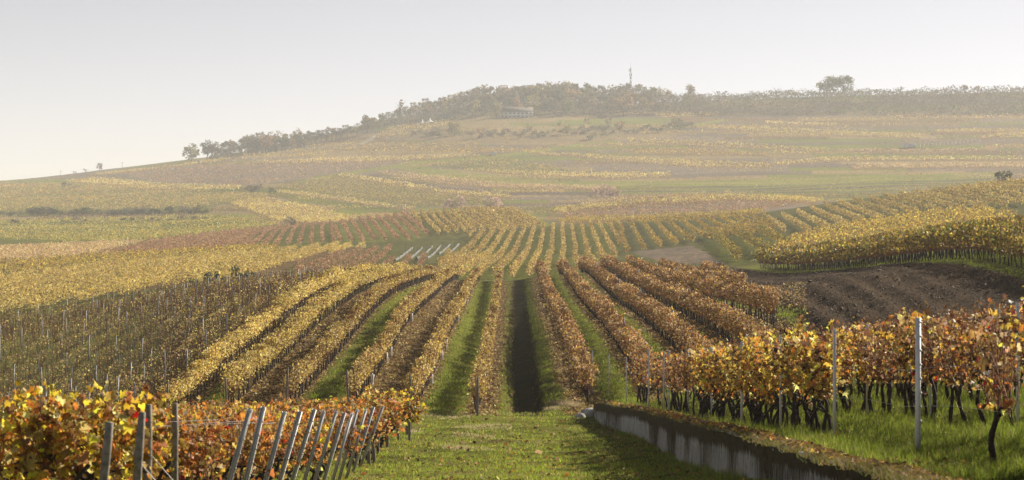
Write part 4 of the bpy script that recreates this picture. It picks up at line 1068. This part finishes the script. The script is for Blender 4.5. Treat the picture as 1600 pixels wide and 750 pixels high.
def put_shrub(kind, x, y, h, label, group=None, wide=1.0):
    root = empty('shrub', (x, y, float(H(x, y)) - .1), label, 'shrub', group, (0, 0, rng.uniform(0, 6.28))); root.scale = (h * wide, h * wide, h)
    link('stem', STEM, root); link('foliage', SHRUB[kind][rng.integers(2)], root)
    return root
SKY = np.array([(296, 222), (325, 215), (350, 219), (375, 212), (400, 203), (430, 200), (465, 206), (490, 202), (520, 195), (550, 189), (575, 181), (600, 179), (620, 172), (650, 158), (680, 152), (715, 145), (725, 138), (760, 136), (800, 130), (830, 127), (880, 127), (905, 130), (920, 129), (940, 133), (980, 129), (1000, 132), (1030, 138), (1055, 143), (1075, 139), (1090, 149), (1110, 151), (1140, 150), (1200, 146)])
LBL = {'grey': 'grey-brown', 'olive': 'olive-brown', 'ochre': 'ochre', 'orange': 'orange', 'dark': 'dark', 'yellow': 'yellow', 'wispy': 'thin half-bare'}
nt_ = 0
for layer, (y, dv, stepu) in enumerate(((2275, 0, 9.5), (2210, 9, 10.5), (2140, 22, 11.5))):
    u = 592.0
    while u < 1105:
        uu = u + rng.uniform(-3, 3); x = (uu - 800) / F * y
        vt_ = np.interp(uu, SKY[:, 0], SKY[:, 1]) + dv + abs(rng.normal(0, 4.5)) - 4
        h = (HZ - vt_) / F * y - float(H(x, y))
        u += stepu
        if layer == 2 and 780 < uu < 832 and rng.random() < .6: continue
        if h < 4: continue
        h = min(h, 21)
        kind = str(rng.choice(['grey', 'olive', 'ochre', 'wispy', 'dark', 'orange', 'yellow'], p=[.3, .24, .16, .12, .08, .05, .05]))
        put_tree(kind, x, y + rng.uniform(-20, 20), h, f'{LBL[kind]} autumn tree in the hilltop wood', f'{LBL[kind]} trees of the hilltop wood', rng.uniform(.85, 1.25)); nt_ += 1
for layer, (y, dv, stepu) in enumerate(((2090, 0, 9), (2030, 9, 9), (1990, 22, 8))):
    u = 322.0
    while u < 478:
        uu = u + rng.uniform(-3, 3); x = (uu - 800) / F * y
        h = (HZ - (np.interp(uu, SKY[:, 0], SKY[:, 1]) + dv + abs(rng.normal(0, 4)))) / F * y - float(H(x, y)); u += stepu
        if h < 4 or (layer and uu < 330): continue
        kind = str(rng.choice(['grey', 'dark', 'ochre', 'wispy', 'olive'], p=[.34, .22, .16, .14, .14]))
        put_tree(kind, x, y, min(h, 20), f'{LBL[kind]} tree in the copse on the left shoulder of the hill', f'{LBL[kind]} trees of the hill shoulder copse', rng.uniform(.95, 1.3)); nt_ += 1
u = 478.0
while u < 592:
    y = 2120; x = (u - 800) / F * y; h = (HZ - np.interp(u, SKY[:, 0], SKY[:, 1]) - abs(rng.normal(0, 4))) / F * y - float(H(x, y))
    if h > 3: put_tree(str(rng.choice(['grey', 'olive', 'wispy', 'ochre'])), x, y, min(h, 15), 'small tree in the line joining the copse and the hilltop wood', 'trees between copse and hilltop wood', rng.uniform(1, 1.4)); nt_ += 1
    u += 8
print('wood trees', nt_)
def at_sky(u, y): return (u - 800) / F * y, y
def tree_px(kind, u, vb, vt, y, label, wide=1.0, name='tree', fn=None):
    x = (u - 800) / F * y; h = (HZ - vt) / F * y - float(H(x, y))
    return (put_bare(x, y, h, label, None, wide) if kind == 'bare' else put_tree(kind, x, y, h, label, None, wide, name))
tree_px('olive', 298, 0, 222, 2050, 'solitary pale round tree at the left end of the copse', 1.1)
tree_px('orange', 415, 0, 209, 1990, 'broad orange-tan tree in front of the copse', 1.25)
tree_px('orange', 465, 0, 198, 2105, 'small rust-topped tree rising above the copse end', .7)
tree_px('poplar', 627, 0, 150, 2200, 'slim upright poplar rising above the hilltop wood edge', 1.0, 'poplar_tree')
tree_px('ochre', 575, 0, 178, 2100, 'dense brown tree above the gravel track', 1.2)
tree_px('yellow', 776, 0, 160, 2100, 'pale yellow tree beside the inn', .9)
tree_px('orange', 975, 0, 143, 2120, 'orange tree in the hilltop wood under the mast', 1.1)
tree_px('yellow', 893, 0, 128, 2290, 'pale yellow treetop on the skyline of the hilltop wood', 1.0)
tree_px('ochre', 1079, 0, 131, 2290, 'tall narrow tree at the right end of the hilltop wood', .8)
for u_, vt in ((1058, 138), (1068, 136), (1092, 142)): tree_px('bare', u_, 0, vt, 2290, f'bare open tree on the skyline {["just left of", "close to", "right of"][(1058, 1068, 1092).index(u_)]} the tall narrow tree', 1.0)
tree_px('round', 1292, 0, 114, 2290, 'large round green tree, bigger of the pair on the skyline', 1.15)
tree_px('round', 1319, 0, 117, 2295, 'round green tree, smaller of the pair on the skyline', 1.05)
tree_px('bare', 1214, 0, 127, 2290, 'spreading bare tree alone on the skyline', 1.25)
tree_px('bare', 1174, 0, 136, 2290, 'smaller bare tree on the skyline left of the spreading one', 1.3)
tree_px('bare', 1406, 0, 128, 2290, 'bare bushy tree on the skyline beyond the round pair', 1.3)
tree_px('ochre', 1508, 0, 132, 2290, 'small brown tree on the skyline above the wooded band', 1.0)
tree_px('orange', 1527, 0, 133, 2290, 'small rust tree on the skyline above the wooded band', 1.0)
for u_, vt, lb in ((115, 263, 'tiny bare tree on the left skyline, thinner of three'), (134, 260, 'bare bushy tree on the left skyline, middle of three'), (30, 279, 'low bare tree at the far left of the skyline')): tree_px('bare', u_, 0, vt, 2240, lb, 1.5)
tree_px('ochre', 155, 0, 253, 2240, 'small brown tree on the left skyline, tallest of three', 1.0)
# shrubs
u = 2.0; c = 0
while u < 325:
    g = ground_at(u, 337.5 - .006 * u + rng.uniform(-1, 1), 700, 1700)[0]
    put_shrub(str(rng.choice(['dark', 'dark', 'olive', 'grey'])), g[0], g[1], rng.uniform(2.2, 5.0) if u > 40 else 2.5, 'dark shrub in the hedge line across the olive vineyard', 'shrubs of the dark hedge line', rng.uniform(.9, 1.5)); u += rng.uniform(5, 9); c += 1
u = 2.0
while u < 330:
    g = ground_at(u, 350 - .01 * u + rng.uniform(-2, 2), 650, 1500)[0]
    put_shrub(str(rng.choice(['dark', 'olive', 'grey'])), g[0], g[1], rng.uniform(1.2, 3.2), 'low shrub on the terraces below the hedge line', 'low shrubs below the hedge line', rng.uniform(.9, 1.6)); u += rng.uniform(9, 20)
for u_, v_, h, k, wd, lb in ((400, 300, 5, 'grey', 1.3, 'grey bush at the head of the grassy ditch'), (388, 299, 4, 'ochre', 1.3, 'ochre bush beside the grey bush at the ditch head'), (425, 303, 4, 'dark', 1.2, 'dark bush down the ditch from the grey bush'), (104, 293, 4, 'dark', 1.6, 'dark bush on the skyline field edge'), (118, 296, 3, 'grey', 1.6, 'grey bush beside the dark bush on the field edge'),
    (452, 352, 3.2, 'grey', 1.5, 'grey bush at the foot of the pale gold wedge'), (715, 325, 6.5, 'pinkish', 1.1, 'large pinkish bare bush on the ridge, left of two'), (700, 326, 5, 'pinkish', 1.2, 'lower pinkish bush leaning on the large pinkish one'), (772, 324, 5, 'pinkish', 1.4, 'large pinkish bare bush on the ridge, right of two'), (940, 306, 7, 'pinkish', 1.0, 'pale pink bare bush at the edge of the ploughed strip'), (957, 308, 6, 'pinkish', 1.1, 'second pale pink bush at the edge of the ploughed strip'), (752, 303, 3, 'pinkish', 1, 'small rusty bush in the ploughed strip'), (1568, 283, 4, 'dark', 1.1, 'lone dark bush on the far crest')):
    y0, y1 = (650, 1300) if v_ > 318 else (850, 2000)
    if u_ == 1568: y0, y1 = 560, 900
    g = ground_at(u_, v_, y0, y1)[0]; put_shrub(k, g[0], g[1], h, lb, None, wd)
for u_, v_, h, k, wd, lb in ((710, 212, 12, 'yellow', .9, 'round yellow tree on the scrubby slope'), (752, 215, 8, 'orange', .9, 'orange shrub on the scrubby slope below the inn'), (680, 212, 8, 'grey', 1.2, 'grey shrub left of the round yellow tree'), (880, 211, 11, 'yellow', 1.0, 'round yellow tree below the wood, right of the inn'), (918, 194, 8, 'yellow', .7, 'small pale yellow tree close below the wood'), (951, 196, 7, 'orange', .8, 'small orange tree close below the wood'), (968, 207, 9, 'orange', .9, 'orange-pink shrub on the scrubby slope'), (1058, 195, 8, 'ochre', 1.0, 'ochre shrub beside the green track'), (926, 218, 7, 'olive', 1.1, 'olive bush beside the green track'), (945, 214, 5, 'olive', 1.3, 'low olive bush uphill of the track bush')):
    g = ground_at(u_, v_, 1600, 2250)[0]; put_shrub(k, g[0], g[1], h, lb, None, wd)
u = 645.0
while u < 1080:
    g = ground_at(u, rng.uniform(205, 216) - .012 * max(0, u - 800) * 2, 1600, 2200)[0]
    put_shrub(str(rng.choice(['grey', 'ochre', 'olive', 'dark'])), g[0], g[1], rng.uniform(2.5, 6), 'scrub bush on the slope below the hilltop wood', 'scrub bushes below the hilltop wood', rng.uniform(1, 1.7)); u += rng.uniform(6, 12)
for k, (u_, v_, h) in enumerate(((304, 458, 1.9), (324, 453, 2.3), (335, 453, 2.2), (351, 449, 1.5), (367, 450, 2.7), (378, 448, 1.8), (389, 447, 2.0))):
    g = ground_at(u_, v_, 230, 400)[0]; put_shrub('dark', g[0], g[1], h, f'small dark evergreen bush at the yellow field edge, {nth(k + 1)} of seven', 'evergreen bushes at the yellow field edge', .5)
# wooded band on the right crest
n = 26000
u = rng.uniform(1085, 1690, n); y = rng.uniform(2105, 2300, n); x = (u - 800) / F * y
hh = (3.5 + 6 * np.clip(fbm(x / 14, y / 14, 2) + .4, 0, 1.2)) * rng.random(n) ** .55 * np.interp(u, [1085, 1100, 1480, 1600, 1690], [.8, 1, 1, .75, .6]) * np.interp(y, [2105, 2125, 2280, 2300], [.5, 1, 1, .6])
V, Fq, c = quads(np.stack([x, y, H(x, y) + hh], 1), 1.35 * np.exp(rng.normal(0, .3, n)), pick([(4, (.12, .11, .08)), (3, (.09, .095, .055)), (2, (.16, .12, .08)), (.6, (.25, .17, .09))], n, rng), rng)
setting(link('far_woods', mesh_np('far_woods', V, [Fq], M_TREE, c)), 'stuff', 'hazy wooded band covering the right crest of the hill')
n = 16000
u = rng.uniform(592, 1100, n); y = rng.uniform(2110, 2290, n); x = (u - 800) / F * y
ok = ~((u > 768) & (u < 842) & (y < 2150)); u, x, y = u[ok], x[ok], y[ok]; n = len(u)
V, Fq, c = quads(np.stack([x, y, H(x, y) + 7.5 * rng.random(n) ** .7], 1), 1.3 * np.exp(rng.normal(0, .3, n)), pick([(4, (.11, .10, .07)), (3, (.08, .085, .05)), (1, (.18, .13, .08))], n, rng), rng)
setting(link('undergrowth', mesh_np('undergrowth', V, [Fq], M_TREE, c)), 'stuff', 'dim undergrowth between the trunks of the hilltop wood')

# ------------------------------------------------------------------ buildings, mast, poles
def house(u, vb, y, wdt, dep, wallh, roofh, label, name='house', rows=1, nwin=6, roof=True, wmat=None, cat='house'):
    x = (u - 800) / F * y; z = float(min(H(x - wdt / 2, y), H(x + wdt / 2, y), H(x, y))) - .3
    root = empty(name, (x, y, z), label, cat)
    m = MB(); m.box(-wdt / 2, wdt / 2, 0, dep, 0, wallh)
    m.add([(-wdt / 2, 0, wallh), (-wdt / 2, dep, wallh), (-wdt / 2, dep / 2, wallh + roofh)], [(0, 1, 2)]); m.add([(wdt / 2, 0, wallh), (wdt / 2, dep, wallh), (wdt / 2, dep / 2, wallh + roofh)], [(0, 1, 2)])
    link('wall', m.mesh('wall', wmat or M_WALLW), root)
    if roof:
        m = MB(); ov = .5; t = .18
        for s in (0, 1):
            ye = -ov if s == 0 else dep + ov; ze = wallh - ov * roofh / (dep / 2)
            V = [(-wdt / 2 - ov, ye, ze), (wdt / 2 + ov, ye, ze), (wdt / 2 + ov, dep / 2, wallh + roofh), (-wdt / 2 - ov, dep / 2, wallh + roofh)]
            V += [(a, b_, c_ + t) for a, b_, c_ in V]
            m.add(V, [(0, 3, 2, 1), (4, 5, 6, 7), (0, 1, 5, 4), (1, 2, 6, 5), (2, 3, 7, 6), (3, 0, 4, 7)])
        rf = link('roof', m.mesh('roof', M_ROOF), root)
        m = MB(); m.box(wdt * .22, wdt * .22 + .7, dep / 2 - .4, dep / 2 + .4, wallh + roofh * .8, wallh + roofh + 1.1); link('chimney', m.mesh('chimney', M_ROOF), rf)
    for r_ in range(rows):
        for k in range(nwin):
            cx = -wdt / 2 + wdt * (k + .5) / nwin; ww = wdt / nwin * .3; zb = .9 + r_ * 2.9
            m = MB(); m.box(cx - ww, cx + ww, -.06, -.01, zb, zb + 1.5); fr = link('window', m.mesh('window', M_WHITE), root)
            m = MB(); m.box(cx - ww + .12, cx + ww - .12, -.09, -.062, zb + .12, zb + 1.38); link('pane', m.mesh('pane', M_GLASS), fr)
    return root
house(807, 182, 2105, 30, 11, 6.2, 4.2, 'long grey inn with two rows of windows at the foot of the wood', 'inn', 2, 8)
house(812, 146, 2245, 8, 8, 14.5, 3.2, 'pale tall house rising above the treetops', 'tower_house', 1, 2)
house(697, 174, 2150, 11, 7, 3.4, 2.2, 'low pale house half hidden in the wood left of the inn', 'house', 1, 4)
def shed(u, v, y0, y1, wdt, dep, h, label, name='hut', mono=True):
    g = ground_at(u, v, y0, y1)[0]; z = float(H(*g)) - .15; root = empty(name, (g[0], g[1], z), label, 'hut')
    m = MB(); V = [(-wdt / 2, 0, 0), (wdt / 2, 0, 0), (wdt / 2, dep, 0), (-wdt / 2, dep, 0), (-wdt / 2, 0, h), (wdt / 2, 0, h), (wdt / 2, dep, h * .86), (-wdt / 2, dep, h * .86)]
    m.add(V, [(0, 3, 2, 1), (4, 5, 6, 7), (0, 1, 5, 4), (1, 2, 6, 5), (2, 3, 7, 6), (3, 0, 4, 7)]); link('wall', m.mesh('wall', M_WHITE), root)
    m = MB(); m.add([(a * 1.06, b_ * 1.04 - .08, c_) for a, b_, c_ in [(-wdt / 2, 0, h + .02), (wdt / 2, 0, h + .02), (wdt / 2, dep, h * .86 + .02), (-wdt / 2, dep, h * .86 + .02), (-wdt / 2, 0, h + .14), (wdt / 2, 0, h + .14), (wdt / 2, dep, h * .86 + .14), (-wdt / 2, dep, h * .86 + .14)]], [(0, 3, 2, 1), (4, 5, 6, 7), (0, 1, 5, 4), (1, 2, 6, 5), (2, 3, 7, 6), (3, 0, 4, 7)]); link('roof', m.mesh('roof', M_STEEL), root)
    m = MB(); m.box(-wdt * .18, wdt * .1, -.05, -.004, .02, h * .78); link('door', m.mesh('door', M_STEEL), root)
shed(771, 243, 1300, 2100, 4.2, 3.5, 2.7, 'small white hut beside the gold vine strip on the slope')
shed(1422, 231, 1300, 2100, 9.0, 4, 3.2, 'long pale shed at the end of a line of white stakes', 'shed')
shed(312, 256, 1500, 2200, 2.0, 2, 2.6, 'tiny white hut under the skyline vine strip')
def tent(u, v, y, wdt, h, label):
    x = (u - 800) / F * y; z = float(H(x, y)) + 1.6; root = empty('marquee', (x, y, z - 1.6), label, 'tent'); s = wdt / 2
    m = MB(); V = [(-s, -s, 2.3), (s, -s, 2.3), (s, s, 2.3), (-s, s, 2.3), (-s * .35, -s * .35, 2.3 + h * .4), (s * .35, -s * .35, 2.3 + h * .4), (s * .35, s * .35, 2.3 + h * .4), (-s * .35, s * .35, 2.3 + h * .4), (0, 0, 2.3 + h)]
    m.add(V, [(0, 1, 5, 4), (1, 2, 6, 5), (2, 3, 7, 6), (3, 0, 4, 7)]); m.F.setdefault(3, []).append(np.array([(4, 5, 8), (5, 6, 8), (6, 7, 8), (7, 4, 8)])); link('canopy', m.mesh('canopy', M_WHITE), root)
    for a in (-1, 1):
        for b_ in (-1, 1):
            p = MB(); p.tube([(a * s * .97, b_ * s * .97, -.2), (a * s * .97, b_ * s * .97, 2.3)], .06, 6); link('leg', p.mesh('leg', M_STEEL), root)
tent(660, 186, 2085, 6.2, 3.4, 'white peaked marquee at the wood edge, left of two')
tent(672, 185, 2088, 7.0, 3.8, 'white peaked marquee at the wood edge, right of two')
# lattice mast
y = 2270; x = (985 - 800) / F * y; z = float(H(x, y)); topz = (HZ - 97) / F * y; hm_ = topz - z
root = empty('radio_mast', (x, y, z), 'slender lattice radio mast with antennas above the wood', 'radio mast')
m = MB(); nb = 16; hb2 = hm_ * .86
for k in range(3):
    th = k * 2.094; m.tube([(math.cos(th) * 1.1, math.sin(th) * 1.1, 0), (math.cos(th) * .55, math.sin(th) * .55, hb2)], .16, 5)
for i_ in range(nb):
    za, zb = hb2 * i_ / nb, hb2 * (i_ + 1) / nb; ra, rb = 1.1 - .55 * i_ / nb, 1.1 - .55 * (i_ + 1) / nb
    for k in range(3):
        t1, t2 = k * 2.094, ((k + 1) % 3) * 2.094
        m.tube([(math.cos(t1) * ra, math.sin(t1) * ra, za), (math.cos(t2) * rb, math.sin(t2) * rb, zb)], .09, 3)
link('lattice', m.mesh('lattice', M_DARKMETAL), root)
m = MB(); m.tube([(0, 0, hb2 * .98), (0, 0, hm_)], [.14, .05], 5); link('spire', m.mesh('spire', M_DARKMETAL), root)
for k in range(6):
    th = k * 1.047; zz = hb2 * (.97 if k % 2 else .84); m = MB(); cx, cyy = math.cos(th) * 1.1, math.sin(th) * 1.1
    m.box(cx - .28, cx + .28, cyy - .16, cyy + .16, zz - 2.4, zz); link('antenna', m.mesh('antenna', M_DARKMETAL), root)
for k, zz in enumerate((hb2 * .72, hb2 * .6)):
    m = MB(); m.tube([(.5, -.6, zz), (.55, -.9, zz)], [.9, .75], 10); link('dish', m.mesh('dish', M_DARKMETAL), root)
def pole(u, vt, y, label):
    x = (u - 800) / F * y; z = float(H(x, y)); h = (HZ - vt) / F * y - z; root = empty('utility_pole', (x, y, z), label, 'utility pole', 'utility poles on the skyline')
    m = MB(); m.tube([(0, 0, -.3), (0, 0, h)], [.22, .15], 6); link('shaft', m.mesh('shaft', M_DARKMETAL), root)
    m = MB(); m.box(-1.3, 1.3, -.12, .12, h - .9, h - .65); link('crossarm', m.mesh('crossarm', M_DARKMETAL), root)
pole(191, 253, 2230, 'utility pole with crossarm on the left skyline, taller of two'); pole(95, 266, 2230, 'thin utility pole on the left skyline, lower of two')
for k in range(16):
    u_ = 1438 + 6.2 * k; g = ground_at(u_, 230 - .55 * k, 1300, 2200)[0]
    m = MB(); m.tube([(0, 0, -.1), (0, 0, 2.2)], .22, 5)
    tag(link('white_stake', m.mesh('white_stake', M_WHITE), None, (g[0], g[1], float(H(*g)))), f'white stake on the hazy slope, {nth(k + 1)} from the pale shed', 'stake', 'line of white stakes')
# red leaves caught on the wooden posts
for k, (dx, dz, s) in enumerate([(-.03, 1.40, .07), (.06, 1.37, .075), (-.1, 1.41, .06)]):
    C = np.array([[0, 0, 0.0]]); V, Ft, c = lobed(C, np.array([s * 1.3]), np.array([[.55, .015, .012]]), rng)
    xx, yy_ = -3.93 + dx, 24.25
    tag(link('red_leaf', mesh_np('red_leaf', V, [Ft], M_LEAF, c), None, (xx, yy_, float(H(xx, yy_)) + dz)), f'bright red vine leaf at the wooden post tops, {["middle", "right", "left"][k]} of three', 'leaf', 'red leaves on the posts')
# ------------------------------------------------------------------ haze
hm, t, N, L = nodes('haze')
v = N.new('ShaderNodeVolumePrincipled'); v.inputs['Density'].default_value = HAZE; v.inputs['Color'].default_value = (0.93, 0.95, 0.97, 1); v.inputs['Anisotropy'].default_value = 0.0
o = N.new('ShaderNodeOutputMaterial'); L.new(v.outputs[0], o.inputs['Volume'])
hb = MB(); hb.box(-5600, 5600, -60, 9100, -60, 158)
hz = link('haze', hb.mesh('haze', hm)); setting(hz, 'stuff', 'thin bright autumn haze over the valley')
